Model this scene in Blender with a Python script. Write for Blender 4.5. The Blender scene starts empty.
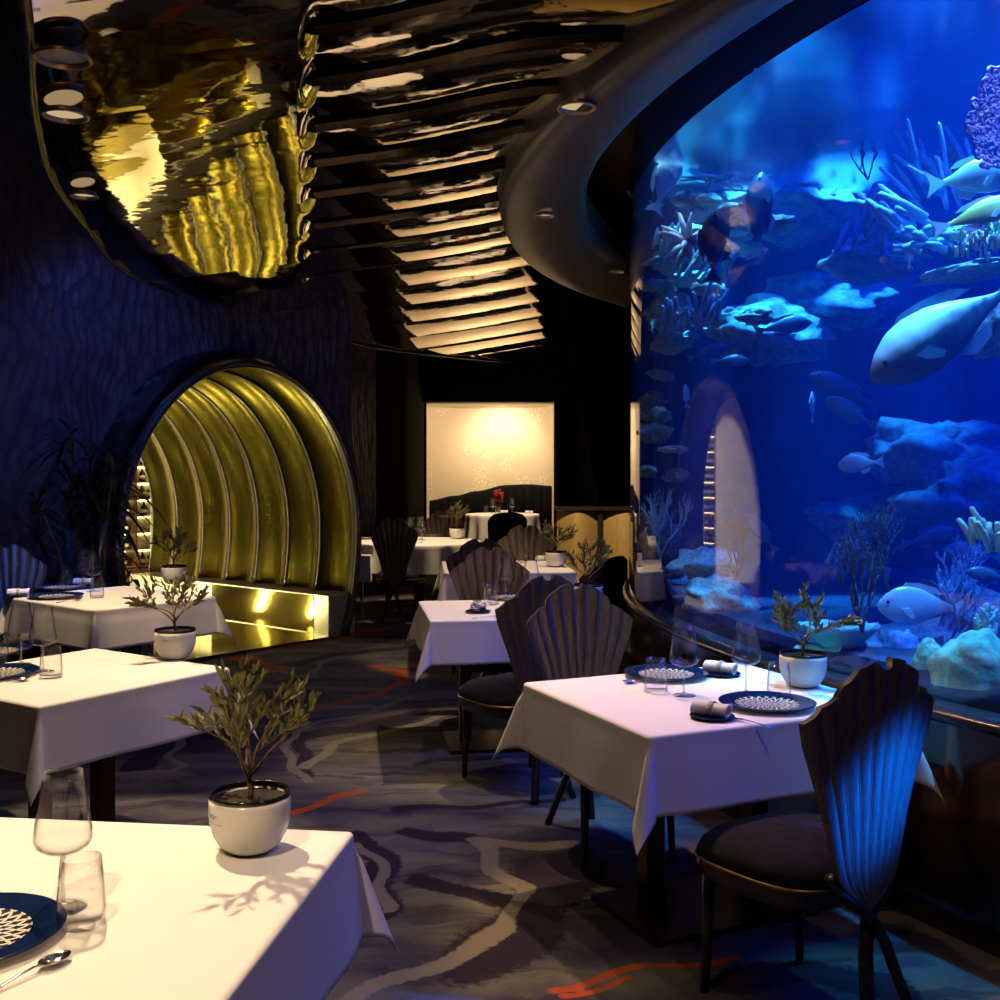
import bpy, bmesh, math, random
from mathutils import Vector, Matrix, noise, Euler
random.seed(7)
SC = bpy.context.scene
COL = SC.collection
PI = math.pi
R_ = math.radians
EYE = 1.56
F = 1100.0      # focal length in picture units of the 1000 wide frame
HOR = 465.0

# ------------------------------------------------------------------ helpers
def on_table(px, py, z=0.75):
    y = (EYE - z) * F / (py - HOR)
    return ((px - 500) * y / F, y)

def on_floor(px, py):
    return on_table(px, py, 0.0)

def at(px, py, y):
    return ((px - 500) * y / F, y, EYE - (py - HOR) * y / F)

class MB:
    """collects shapes, then links them as one mesh object"""
    def __init__(s):
        s.v = []; s.f = []; s.m = []
    def add(s, vs, fs, mi=0):
        n = len(s.v)
        s.v += [tuple(v) for v in vs]
        s.f += [tuple(i + n for i in f) for f in fs]
        s.m += [mi] * len(fs)
    def box(s, x0, x1, y0, y1, z0, z1, mi=0):
        s.add([(x0,y0,z0),(x1,y0,z0),(x1,y1,z0),(x0,y1,z0),(x0,y0,z1),(x1,y0,z1),(x1,y1,z1),(x0,y1,z1)],
              [(3,2,1,0),(4,5,6,7),(0,1,5,4),(1,2,6,5),(2,3,7,6),(3,0,4,7)], mi)
    def lathe(s, prof, n=32, cx=0, cy=0, cz=0, mi=0, closed=False, cap=True):
        vs = []; fs = []
        k = len(prof)
        for (r, z) in prof:
            for i in range(n):
                a = 2*PI*i/n
                vs.append((cx + r*math.cos(a), cy + r*math.sin(a), cz + z))
        rng = k if closed else k-1
        for j in range(rng):
            j2 = (j+1) % k
            for i in range(n):
                i2 = (i+1) % n
                fs.append((j*n+i, j*n+i2, j2*n+i2, j2*n+i))
        if not closed and cap:
            if prof[0][0] > 1e-5: fs.append(tuple(range(n-1, -1, -1)))
            if prof[-1][0] > 1e-5: fs.append(tuple((k-1)*n+i for i in range(n)))
        s.add(vs, fs, mi)
    def tube(s, pts, rad, n=8, mi=0, flat=1.0):
        pts = [Vector(p) for p in pts]
        if not isinstance(rad, (list, tuple)): rad = [rad]*len(pts)
        vs = []; fs = []
        up = None
        for i, p in enumerate(pts):
            d = (pts[min(i+1, len(pts)-1)] - pts[max(i-1, 0)])
            if d.length < 1e-9: d = Vector((0,0,1))
            d.normalize()
            if up is None:
                up = Vector((0,0,1)) if abs(d.z) < .9 else Vector((1,0,0))
            a = d.cross(up)
            if a.length < 1e-6: a = d.cross(Vector((1,0,0)))
            a.normalize(); b = a.cross(d).normalized(); up = b
            for k in range(n):
                t = 2*PI*k/n
                vs.append(p + a*(rad[i]*math.cos(t)) + b*(rad[i]*flat*math.sin(t)))
        for i in range(len(pts)-1):
            for k in range(n):
                k2 = (k+1) % n
                fs.append((i*n+k, i*n+k2, (i+1)*n+k2, (i+1)*n+k))
        fs.append(tuple(range(n-1, -1, -1)))
        fs.append(tuple((len(pts)-1)*n+k for k in range(n)))
        s.add(vs, fs, mi)
    def grid(s, nu, nv, fn, mi=0, flip=False):
        vs = [fn(i/nu, j/nv) for j in range(nv+1) for i in range(nu+1)]
        fs = []
        for j in range(nv):
            for i in range(nu):
                a = j*(nu+1)+i
                q = (a, a+1, a+nu+2, a+nu+1)
                fs.append(q[::-1] if flip else q)
        s.add(vs, fs, mi)
    def build(s, name, mat, parent=None, smooth=True, fix=True, angle=None):
        me = bpy.data.meshes.new(name)
        me.from_pydata(s.v, [], s.f)
        mats = mat if isinstance(mat, (list, tuple)) else [mat]
        for m in mats: me.materials.append(m)
        if len(mats) > 1: me.polygons.foreach_set('material_index', s.m)
        if fix:
            bm = bmesh.new(); bm.from_mesh(me)
            bmesh.ops.remove_doubles(bm, verts=bm.verts, dist=1e-6)
            bmesh.ops.recalc_face_normals(bm, faces=bm.faces)
            bm.to_mesh(me); bm.free()
        if smooth:
            me.polygons.foreach_set('use_smooth', [True]*len(me.polygons))
            if angle: me.set_sharp_from_angle(angle=R_(angle))
        o = bpy.data.objects.new(name, me)
        COL.objects.link(o)
        if parent: o.parent = parent
        return o

def tag(o, label=None, cat=None, group=None, kind=None):
    if label: o['label'] = label
    if cat: o['category'] = cat
    if group: o['group'] = group
    if kind: o['kind'] = kind
    return o

def thing(name, label, cat, loc=(0,0,0), rz=0.0, group=None):
    o = bpy.data.objects.new(name, None)
    o.empty_display_size = .05
    COL.objects.link(o)
    o.location = loc; o.rotation_euler = (0, 0, rz)
    return tag(o, label, cat, group)

def struct(o):
    o['kind'] = 'structure'
    return o

def copy_tree(o, parent=None):
    c = o.copy(); COL.objects.link(c)
    c.parent = parent
    for ch in list(o.children): copy_tree(ch, c)
    return c

class Proto:
    """the first place() moves the prototype itself, later ones copy it"""
    def __init__(s, root): s.root = root; s.used = False
    def place(s, loc, rz, label, group=None, scale=None):
        o = copy_tree(s.root) if s.used else s.root
        s.used = True
        o.location = loc; o.rotation_euler = (0, 0, rz)
        if scale: o.scale = (scale,)*3
        o['label'] = label
        if group: o['group'] = group
        return o

# ------------------------------------------------------------------ materials
def newmat(name):
    m = bpy.data.materials.new(name); m.use_nodes = True
    nt = m.node_tree; nt.nodes.clear()
    out = nt.nodes.new('ShaderNodeOutputMaterial')
    return m, nt, out

def N(nt, typ, **kw):
    n = nt.nodes.new(typ)
    for k, v in kw.items():
        if k.startswith('i_'):
            key = k[2:]
            key = int(key) if key.isdigit() else key.replace('_', ' ')
            n.inputs[key].default_value = v
        else: setattr(n, k, v)
    return n

def rgba(c): return (c[0], c[1], c[2], 1)

def pbr(name, col, rough=.5, metal=0., col2=None, nscale=20., bump=0., bscale=60., spec=.5, stretch=None, sheen=0., coat=0., ndetail=4., nlo=.35, nhi=.65):
    m, nt, out = newmat(name)
    b = N(nt, 'ShaderNodeBsdfPrincipled')
    b.inputs['Base Color'].default_value = rgba(col)
    b.inputs['Roughness'].default_value = rough
    b.inputs['Metallic'].default_value = metal
    b.inputs['Specular IOR Level'].default_value = spec
    if sheen: b.inputs['Sheen Weight'].default_value = sheen
    if coat: b.inputs['Coat Weight'].default_value = coat
    nt.links.new(b.outputs[0], out.inputs[0])
    tc = N(nt, 'ShaderNodeTexCoord')
    src = tc.outputs['Object']
    if stretch:
        mp = N(nt, 'ShaderNodeMapping'); mp.inputs['Scale'].default_value = stretch
        nt.links.new(src, mp.inputs[0]); src = mp.outputs[0]
    if col2:
        n = N(nt, 'ShaderNodeTexNoise'); n.inputs['Scale'].default_value = nscale; n.inputs['Detail'].default_value = ndetail
        nt.links.new(src, n.inputs['Vector'])
        r = N(nt, 'ShaderNodeValToRGB')
        r.color_ramp.elements[0].position = nlo; r.color_ramp.elements[0].color = rgba(col)
        r.color_ramp.elements[1].position = nhi; r.color_ramp.elements[1].color = rgba(col2)
        nt.links.new(n.outputs[0], r.inputs[0]); nt.links.new(r.outputs[0], b.inputs['Base Color'])
    if bump:
        n2 = N(nt, 'ShaderNodeTexNoise'); n2.inputs['Scale'].default_value = bscale; n2.inputs['Detail'].default_value = 3
        nt.links.new(src, n2.inputs['Vector'])
        bp = N(nt, 'ShaderNodeBump'); bp.inputs['Strength'].default_value = bump; bp.inputs['Distance'].default_value = .01
        nt.links.new(n2.outputs[0], bp.inputs['Height']); nt.links.new(bp.outputs[0], b.inputs['Normal'])
    return m

def glassy(name, ior=1.45, tint=(1,1,1), rough=0.0, edge=.0):
    """thin pane: what is not mirrored by Fresnel passes straight through"""
    m, nt, out = newmat(name)
    f0 = ((ior-1)/(ior+1))**2
    fc_ = N(nt, 'ShaderNodeLayerWeight'); fc_.inputs['Blend'].default_value = .5
    pw = N(nt, 'ShaderNodeMath', operation='POWER'); pw.inputs[1].default_value = 5.0; nt.links.new(fc_.outputs['Facing'], pw.inputs[0])
    fr = N(nt, 'ShaderNodeMath', operation='MULTIPLY_ADD'); fr.inputs[1].default_value = 1-f0; fr.inputs[2].default_value = f0; nt.links.new(pw.outputs[0], fr.inputs[0])
    tr = N(nt, 'ShaderNodeBsdfTransparent'); tr.inputs[0].default_value = rgba(tint)
    gl = N(nt, 'ShaderNodeBsdfGlossy'); gl.inputs['Roughness'].default_value = rough
    gl.inputs['Color'].default_value = (1,1,1,1)
    mx = N(nt, 'ShaderNodeMixShader')
    if edge:
        lw = N(nt, 'ShaderNodeMath', operation='POWER'); lw.inputs[1].default_value = 4.0; nt.links.new(fc_.outputs['Facing'], lw.inputs[0])
        rp = N(nt, 'ShaderNodeMix', data_type='RGBA')
        rp.inputs[6].default_value = rgba(tint); rp.inputs[7].default_value = (1-edge, 1-edge, 1-edge, 1)
        nt.links.new(lw.outputs[0], rp.inputs[0]); nt.links.new(rp.outputs[2], tr.inputs[0])
    nt.links.new(fr.outputs[0], mx.inputs[0]); nt.links.new(tr.outputs[0], mx.inputs[1]); nt.links.new(gl.outputs[0], mx.inputs[2])
    nt.links.new(mx.outputs[0], out.inputs[0])
    return m

def emit(name, col, strength):
    m, nt, out = newmat(name)
    e = N(nt, 'ShaderNodeEmission'); e.inputs[0].default_value = rgba(col); e.inputs[1].default_value = strength
    nt.links.new(e.outputs[0], out.inputs[0])
    return m

M = {}
M['cloth'] = pbr('white_linen', (.80,.78,.75), .85, bump=.08, bscale=900, spec=.15, sheen=.1)
M['porcelain'] = pbr('white_porcelain', (.82,.80,.74), .22, col2=(.78,.75,.68), nscale=9, spec=.5)
M['black_rim'] = pbr('black_glazed_rim', (.012,.010,.010), .15)
M['soil'] = pbr('potting_soil', (.010,.006,.004), .95, col2=(.022,.014,.008), nscale=120, bump=.6, bscale=150)
M['bark'] = pbr('olive_bark', (.20,.12,.06), .8, col2=(.10,.06,.03), nscale=60, bump=.4, bscale=120)
M['leaf'] = pbr('olive_leaf', (.105,.11,.035), .45, col2=(.17,.155,.065), nscale=30)
M['ink'] = pbr('grey_print', (.10,.08,.07), .6)
M['navy'] = pbr('navy_glaze', (.004,.012,.055), .12, col2=(.006,.018,.075), nscale=25)
M['steel'] = pbr('polished_cutlery', (.75,.72,.68), .12, 1.0, bump=.02, bscale=300)
M['glass'] = glassy('clear_table_glass', 1.55, (.995,.995,.995), 0.0, .75)
M['glass_stem'] = glassy('solid_glass_stem', 2.6, (.9,.9,.9), 0.0, .8)
M['bronze'] = pbr('brushed_bronze', (.26,.20,.15), .42, .75, col2=(.17,.13,.10), nscale=14, bump=.10, bscale=60, stretch=(9,9,1))
M['brass_edge'] = pbr('brass_piping', (.42,.26,.10), .35, .9, bump=.02)
M['velvet'] = pbr('dark_velvet', (.009,.009,.012), .9, col2=(.014,.014,.018), nscale=25, bump=.25, bscale=18, spec=.15)
M['black_wood'] = pbr('black_lacquered_wood', (.012,.009,.008), .35, col2=(.02,.015,.012), nscale=20, stretch=(1,1,.1))
M['brown_wood'] = pbr('dark_brown_wood', (.10,.045,.018), .4, col2=(.06,.025,.01), nscale=12, stretch=(1,1,.06))
M['post_metal'] = pbr('dark_bronze_post', (.09,.045,.02), .3, .8, col2=(.06,.03,.014), nscale=20)
M['black'] = pbr('matt_black_drape', (.0025,.002,.0025), .95, spec=.05, col2=(.004,.0035,.004), nscale=6, stretch=(6,6,.3))
M['dark_ceiling'] = pbr('black_painted_soffit', (.006,.005,.006), .6, col2=(.009,.007,.008), nscale=5)
M['ring'] = pbr('satin_taupe_paint', (.12,.10,.09), .38, col2=(.078,.064,.057), nscale=3)
M['ceil_joint'] = pbr('dark_ceiling_joint', (.10,.085,.07), .18, 1.0)
M['brass_mirror'] = pbr('polished_brass', (.36,.30,.075), .10, 1.0, bump=.03, bscale=4)
M['brass_brushed'] = pbr('brushed_brass', (.66,.46,.18), .48, .6, col2=(.5,.33,.11), nscale=18, stretch=(14,14,.4), bump=.05, bscale=6)
M['marble'] = pbr('pale_marble', (.62,.58,.50), .3, col2=(.5,.46,.4), nscale=8)
M['copper'] = pbr('dark_polished_copper', (.16,.10,.075), .14, .95, col2=(.13,.08,.06), nscale=2.5, bump=.04, bscale=2.5)
M['sill'] = pbr('black_sill', (.02,.016,.016), .25)
M['flower'] = pbr('red_petals', (.30,.012,.01), .6, col2=(.2,.008,.008), nscale=60)
M['palm'] = pbr('dark_palm_leaf', (.014,.022,.010), .5, col2=(.02,.03,.012), nscale=20)
M['white_wall'] = pbr('white_plaster', (.82,.78,.70), .7, col2=(.78,.74,.66), nscale=4)
M['lamp_rim'] = pbr('lamp_gold_rim', (.55,.40,.22), .3, .9)
M['speaker'] = pbr('grey_speaker_grille', (.6,.54,.5), .8, bump=.2, bscale=500)
M['lamp_on'] = emit('lit_lamp_lens', (1.0,.72,.42), .55)
M['bottle'] = pbr('dark_green_bottle', (.010,.016,.008), .12)
M['label'] = pbr('cream_bottle_label', (.6,.52,.36), .6)
M['silver_band'] = pbr('bluish_metal_band', (.22,.22,.25), .26, .95, col2=(.17,.15,.16), nscale=20, bump=.06, bscale=200)

# ceiling: dark polished metal, slightly wavy
def ceiling_mat():
    m, nt, out = newmat('polished_dark_ceiling_metal')
    b = N(nt, 'ShaderNodeBsdfPrincipled')
    b.inputs['Base Color'].default_value = (.58,.51,.44,1)
    b.inputs['Metallic'].default_value = 1; b.inputs['Roughness'].default_value = .035
    tc = N(nt, 'ShaderNodeTexCoord')
    n = N(nt, 'ShaderNodeTexNoise'); n.inputs['Scale'].default_value = 5.; n.inputs['Detail'].default_value = 2.5
    nt.links.new(tc.outputs['Object'], n.inputs['Vector'])
    bp = N(nt, 'ShaderNodeBump'); bp.inputs['Strength'].default_value = .10; bp.inputs['Distance'].default_value = .02
    nt.links.new(n.outputs[0], bp.inputs['Height']); nt.links.new(bp.outputs[0], b.inputs['Normal'])
    nt.links.new(b.outputs[0], out.inputs[0])
    return m
M['ceil_metal'] = ceiling_mat()

# feathered plaster wall: short diagonal strokes
def feather_mat():
    m, nt, out = newmat('feathered_violet_plaster')
    b = N(nt, 'ShaderNodeBsdfPrincipled')
    b.inputs['Roughness'].default_value = .42; b.inputs['Specular IOR Level'].default_value = .6
    tc = N(nt, 'ShaderNodeTexCoord')
    w = N(nt, 'ShaderNodeTexNoise'); w.inputs['Scale'].default_value = 1.1; w.inputs['Detail'].default_value = 1
    nt.links.new(tc.outputs['Object'], w.inputs['Vector'])
    ad = N(nt, 'ShaderNodeVectorMath', operation='MULTIPLY_ADD')
    nt.links.new(w.outputs['Color'], ad.inputs[0]); ad.inputs[1].default_value = (.45,.45,.45)
    nt.links.new(tc.outputs['Object'], ad.inputs[2])
    mp = N(nt, 'ShaderNodeMapping'); mp.inputs['Rotation'].default_value = (R_(30), R_(34), 0); mp.inputs['Scale'].default_value = (13,13,5.5)
    nt.links.new(ad.outputs[0], mp.inputs[0])
    v = N(nt, 'ShaderNodeTexVoronoi'); v.inputs['Scale'].default_value = 1.0
    nt.links.new(mp.outputs[0], v.inputs['Vector'])
    r = N(nt, 'ShaderNodeValToRGB')
    r.color_ramp.elements[0].position = .0; r.color_ramp.elements[0].color = (.15,.13,.19,1)
    r.color_ramp.elements[1].position = .75; r.color_ramp.elements[1].color = (.07,.055,.095,1)
    nt.links.new(v.outputs['Distance'], r.inputs[0]); nt.links.new(r.outputs[0], b.inputs['Base Color'])
    bp = N(nt, 'ShaderNodeBump'); bp.inputs['Strength'].default_value = .9; bp.inputs['Distance'].default_value = .03
    nt.links.new(v.outputs['Distance'], bp.inputs['Height']); nt.links.new(bp.outputs[0], b.inputs['Normal'])
    nt.links.new(b.outputs[0], out.inputs[0])
    return m
M['feather'] = feather_mat()

# gold mosaic of the shell tunnel
def mosaic_mat():
    m, nt, out = newmat('gold_glass_mosaic')
    b = N(nt, 'ShaderNodeBsdfPrincipled')
    b.inputs['Metallic'].default_value = 1.0; b.inputs['Roughness'].default_value = .27
    tc = N(nt, 'ShaderNodeTexCoord')
    v = N(nt, 'ShaderNodeTexVoronoi'); v.inputs['Scale'].default_value = 95
    nt.links.new(tc.outputs['Object'], v.inputs['Vector'])
    r = N(nt, 'ShaderNodeValToRGB')
    r.color_ramp.elements[0].position = .15; r.color_ramp.elements[0].color = (.095,.076,.013,1)
    r.color_ramp.elements[1].position = .9; r.color_ramp.elements[1].color = (.17,.14,.028,1)
    nt.links.new(v.outputs['Color'], r.inputs[0]); nt.links.new(r.outputs[0], b.inputs['Base Color'])
    bp = N(nt, 'ShaderNodeBump'); bp.inputs['Strength'].default_value = .25; bp.inputs['Distance'].default_value = .01
    nt.links.new(v.outputs['Color'], bp.inputs['Height']); nt.links.new(bp.outputs[0], b.inputs['Normal'])
    nt.links.new(b.outputs[0], out.inputs[0])
    return m
M['mosaic'] = mosaic_mat()

# cream wallpaper with pale blossom sprays
def wallpaper_mat():
    m, nt, out = newmat('cream_blossom_wallpaper')
    b = N(nt, 'ShaderNodeBsdfPrincipled'); b.inputs['Roughness'].default_value = .6
    tc = N(nt, 'ShaderNodeTexCoord')
    a = N(nt, 'ShaderNodeTexNoise'); a.inputs['Scale'].default_value = 1.7; a.inputs['Detail'].default_value = 1
    c = N(nt, 'ShaderNodeTexVoronoi'); c.inputs['Scale'].default_value = 26
    nt.links.new(tc.outputs['Object'], a.inputs['Vector']); nt.links.new(tc.outputs['Object'], c.inputs['Vector'])
    m1 = N(nt, 'ShaderNodeMath', operation='GREATER_THAN'); m1.inputs[1].default_value = .545
    nt.links.new(a.outputs[0], m1.inputs[0])
    m2 = N(nt, 'ShaderNodeMath', operation='LESS_THAN'); m2.inputs[1].default_value = .38
    nt.links.new(c.outputs['Distance'], m2.inputs[0])
    mu = N(nt, 'ShaderNodeMath', operation='MULTIPLY')
    nt.links.new(m1.outputs[0], mu.inputs[0]); nt.links.new(m2.outputs[0], mu.inputs[1])
    mx = N(nt, 'ShaderNodeMix', data_type='RGBA')
    mx.inputs[6].default_value = (.60,.52,.40,1); mx.inputs[7].default_value = (.80,.72,.58,1)
    nt.links.new(mu.outputs[0], mx.inputs[0]); nt.links.new(mx.outputs[2], b.inputs['Base Color'])
    nt.links.new(b.outputs[0], out.inputs[0])
    return m
M['wallpaper'] = wallpaper_mat()

# carpet: painterly greys and violets, pale veins, orange strokes
ORANGE = [
  [(201,652),(255,651),(316,643),(348,636),(394,627)], [(246,657),(256,662),(272,668)],
  [(275,714),(330,703),(385,691),(406,682),(399,671),(378,665)],
  [(291,813),(325,800),(365,791)], [(542,988),(610,972),(660,965),(730,962)], [(550,994),(640,977)], [(362,632),(392,628)]]
VEIN = [
  [(256,680),(279,670),(307,677),(316,664),(350,657)],
  [(415,698),(358,714),(298,730),(282,744),(279,758),(300,781)],
  [(454,714),(394,728),(339,746),(302,767)],
  [(100,774),(169,772),(187,765),(176,753),(199,728),(215,722)],
  [(560,843),(486,844),(505,868),(532,891),(509,928),(422,970),(367,1000)],
  [(350,845),(376,877),(381,905)], [(890,918),(960,945),(1000,960)]]
DARK = [
  [(130,768),(170,745),(215,735)], [(290,665),(330,655),(400,648)], [(300,740),(297,775)], [(300,735),(360,728),(420,712)],
  [(405,806),(470,805),(560,800)], [(560,860),(555,905),(520,935),(470,960)], [(340,835),(370,860),(372,910)],
  [(405,830),(440,838),(480,842)], [(420,880),(470,890),(500,900)], [(730,985),(800,975),(900,985)]]

def carpet_mat():
    m, nt, out = newmat('painterly_carpet')
    b = N(nt, 'ShaderNodeBsdfPrincipled'); b.inputs['Roughness'].default_value = .95; b.inputs['Specular IOR Level'].default_value = .1
    nt.links.new(b.outputs[0], out.inputs[0])
    tc = N(nt, 'ShaderNodeTexCoord')
    P0 = tc.outputs['Object']
    wn = N(nt, 'ShaderNodeTexNoise'); wn.inputs['Scale'].default_value = 5; wn.inputs['Detail'].default_value = 4
    nt.links.new(P0, wn.inputs['Vector'])
    sub = N(nt, 'ShaderNodeVectorMath', operation='SUBTRACT'); sub.inputs[1].default_value = (.5,.5,.5)
    nt.links.new(wn.outputs['Color'], sub.inputs[0])
    mad = N(nt, 'ShaderNodeVectorMath', operation='MULTIPLY_ADD'); mad.inputs[1].default_value = (.22,.22,0)
    nt.links.new(sub.outputs[0], mad.inputs[0]); nt.links.new(P0, mad.inputs[2])
    P = mad.outputs[0]
    at_ = N(nt, 'ShaderNodeAttribute', attribute_name='stroke'); sx = N(nt, 'ShaderNodeSeparateColor'); nt.links.new(at_.outputs['Color'], sx.inputs[0])
    fn_ = N(nt, 'ShaderNodeTexNoise'); fn_.inputs['Scale'].default_value = 32; fn_.inputs['Detail'].default_value = 2
    nt.links.new(P0, fn_.inputs['Vector'])
    def mask(ch):
        # the attribute holds distance to the stroke in stroke widths
        ad = N(nt, 'ShaderNodeMath', operation='MULTIPLY_ADD'); ad.inputs[1].default_value = .8; nt.links.new(fn_.outputs[0], ad.inputs[0]); nt.links.new(sx.outputs[ch], ad.inputs[2])
        s = N(nt, 'ShaderNodeMapRange'); s.inputs['From Min'].default_value = 1.5; s.inputs['From Max'].default_value = 1.25
        nt.links.new(ad.outputs[0], s.inputs['Value']); return s.outputs[0]
    mp = N(nt, 'ShaderNodeMapping'); mp.inputs['Rotation'].default_value = (0,0,R_(28)); mp.inputs['Scale'].default_value = (.55,1.5,1)
    nt.links.new(P, mp.inputs[0])
    n1 = N(nt, 'ShaderNodeTexNoise'); n1.inputs['Scale'].default_value = 1.6; n1.inputs['Detail'].default_value = 5; n1.inputs['Distortion'].default_value = .7
    nt.links.new(mp.outputs[0], n1.inputs['Vector'])
    r1 = N(nt, 'ShaderNodeValToRGB')
    cr = r1.color_ramp
    cr.elements[0].position = .34; cr.elements[0].color = (.040,.034,.065,1)
    cr.elements[1].position = .70; cr.elements[1].color = (.22,.205,.155,1)
    e = cr.elements.new(.43); e.color = (.075,.07,.09,1)
    e = cr.elements.new(.54); e.color = (.135,.13,.12,1)
    nt.links.new(n1.outputs[0], r1.inputs[0])
    mp2 = N(nt, 'ShaderNodeMapping'); mp2.inputs['Rotation'].default_value = (0,0,R_(-15)); mp2.inputs['Scale'].default_value = (1.2,6,1)
    nt.links.new(P, mp2.inputs[0])
    n2 = N(nt, 'ShaderNodeTexNoise'); n2.inputs['Scale'].default_value = 1.5; n2.inputs['Detail'].default_value = 4
    nt.links.new(mp2.outputs[0], n2.inputs['Vector'])
    r2 = N(nt, 'ShaderNodeValToRGB'); r2.color_ramp.elements[0].position = .52; r2.color_ramp.elements[0].color = (0,0,0,1); r2.color_ramp.elements[1].position = .62; r2.color_ramp.elements[1].color = (.75,.75,.75,1)
    nt.links.new(n2.outputs[0], r2.inputs[0])
    def mix(fac, a, colr, amount=1.0):
        x = N(nt, 'ShaderNodeMix', data_type='RGBA')
        if amount != 1.0:
            mm = N(nt, 'ShaderNodeMath', operation='MULTIPLY'); mm.inputs[1].default_value = amount
            nt.links.new(fac, mm.inputs[0]); fac = mm.outputs[0]
        nt.links.new(fac, x.inputs[0]); nt.links.new(a, x.inputs[6]); x.inputs[7].default_value = rgba(colr)
        return x.outputs[2]
    c = mix(r2.outputs[0], r1.outputs[0], (.04,.03,.06), .85)
    c = mix(mask(2), c, (.024,.017,.036), .92)
    c = mix(mask(1), c, (.27,.245,.19), .75)
    on = N(nt, 'ShaderNodeTexNoise'); on.inputs['Scale'].default_value = 9; on.inputs['Detail'].default_value = 3
    nt.links.new(P0, on.inputs['Vector'])
    orr = N(nt, 'ShaderNodeValToRGB'); orr.color_ramp.elements[0].position = .3; orr.color_ramp.elements[0].color = (.35,.35,.35,1); orr.color_ramp.elements[1].position = .5
    nt.links.new(on.outputs[0], orr.inputs[0])
    om = N(nt, 'ShaderNodeMath', operation='MULTIPLY'); nt.links.new(mask(0), om.inputs[0]); nt.links.new(orr.outputs[0], om.inputs[1])
    c = mix(om.outputs[0], c, (.50,.085,.02))
    nt.links.new(c, b.inputs['Base Color'])
    n3 = N(nt, 'ShaderNodeTexNoise'); n3.inputs['Scale'].default_value = 260
    nt.links.new(P0, n3.inputs['Vector'])
    bp = N(nt, 'ShaderNodeBump'); bp.inputs['Strength'].default_value = .5; bp.inputs['Distance'].default_value = .01
    nt.links.new(n3.outputs[0], bp.inputs['Height']); nt.links.new(bp.outputs[0], b.inputs['Normal'])
    return m
M['carpet'] = carpet_mat()

def carpet_floor():
    """floor grid that carries, per point, the distance to the woven strokes in stroke widths"""
    import numpy as np
    xs = np.concatenate([[-7., -5.5], np.arange(-4.2, 2.6, .022), [4., 9.]])
    ys = np.concatenate([[-4., 0., 2.], np.arange(2.9, 7.6, .022), np.arange(7.6, 14, .05), [15., 18., 24.]])
    X, Y = np.meshgrid(xs, ys)
    nx, ny = len(xs), len(ys)
    # hand-woven wobble
    WX = X + .035*np.sin(X*7.1+Y*3.3) + .02*np.sin(Y*13.7-X*5.1); WY = Y + .035*np.sin(Y*6.3-X*4.7) + .02*np.sin(X*15.1+Y*6.9)
    def field(polys, widths):
        D = np.full(X.shape, 9.0)
        for poly, wd in zip(polys, widths):
            pts = [on_floor(*p) for p in poly]
            for (ax, ay), (bx, by) in zip(pts[:-1], pts[1:]):
                dx, dy = bx-ax, by-ay
                t = np.clip(((WX-ax)*dx+(WY-ay)*dy)/(dx*dx+dy*dy), 0, 1)
                D = np.minimum(D, np.hypot(WX-ax-t*dx, WY-ay-t*dy)/wd)
        return D
    c = np.ones((ny, nx, 4), dtype=np.float32)
    c[..., 0] = field(ORANGE, (.06,.09,.045,.03,.02,.015,.07))
    c[..., 1] = field(VEIN, (.028,.026,.042,.028,.038,.022,.04))
    c[..., 2] = field(DARK, (.10,.09,.05,.10,.035,.14,.07,.06,.07,.08))
    me = bpy.data.meshes.new('floor')
    idx = np.arange(nx*ny).reshape(ny, nx)
    q = np.stack([idx[:-1,:-1], idx[:-1,1:], idx[1:,1:], idx[1:,:-1]], -1).reshape(-1, 4)
    co = np.stack([X, Y, np.zeros_like(X)], -1).reshape(-1, 3)
    me.vertices.add(len(co)); me.vertices.foreach_set('co', co.ravel())
    me.loops.add(q.size); me.loops.foreach_set('vertex_index', q.ravel())
    me.polygons.add(len(q)); me.polygons.foreach_set('loop_start', np.arange(0, q.size, 4))
    me.update(calc_edges=True)
    a = me.attributes.new('stroke', 'FLOAT_COLOR', 'POINT'); a.data.foreach_set('color', c.reshape(-1))
    me.materials.append(M['carpet'])
    o = bpy.data.objects.new('floor', me); COL.objects.link(o); o['kind'] = 'structure'
    return o

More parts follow.
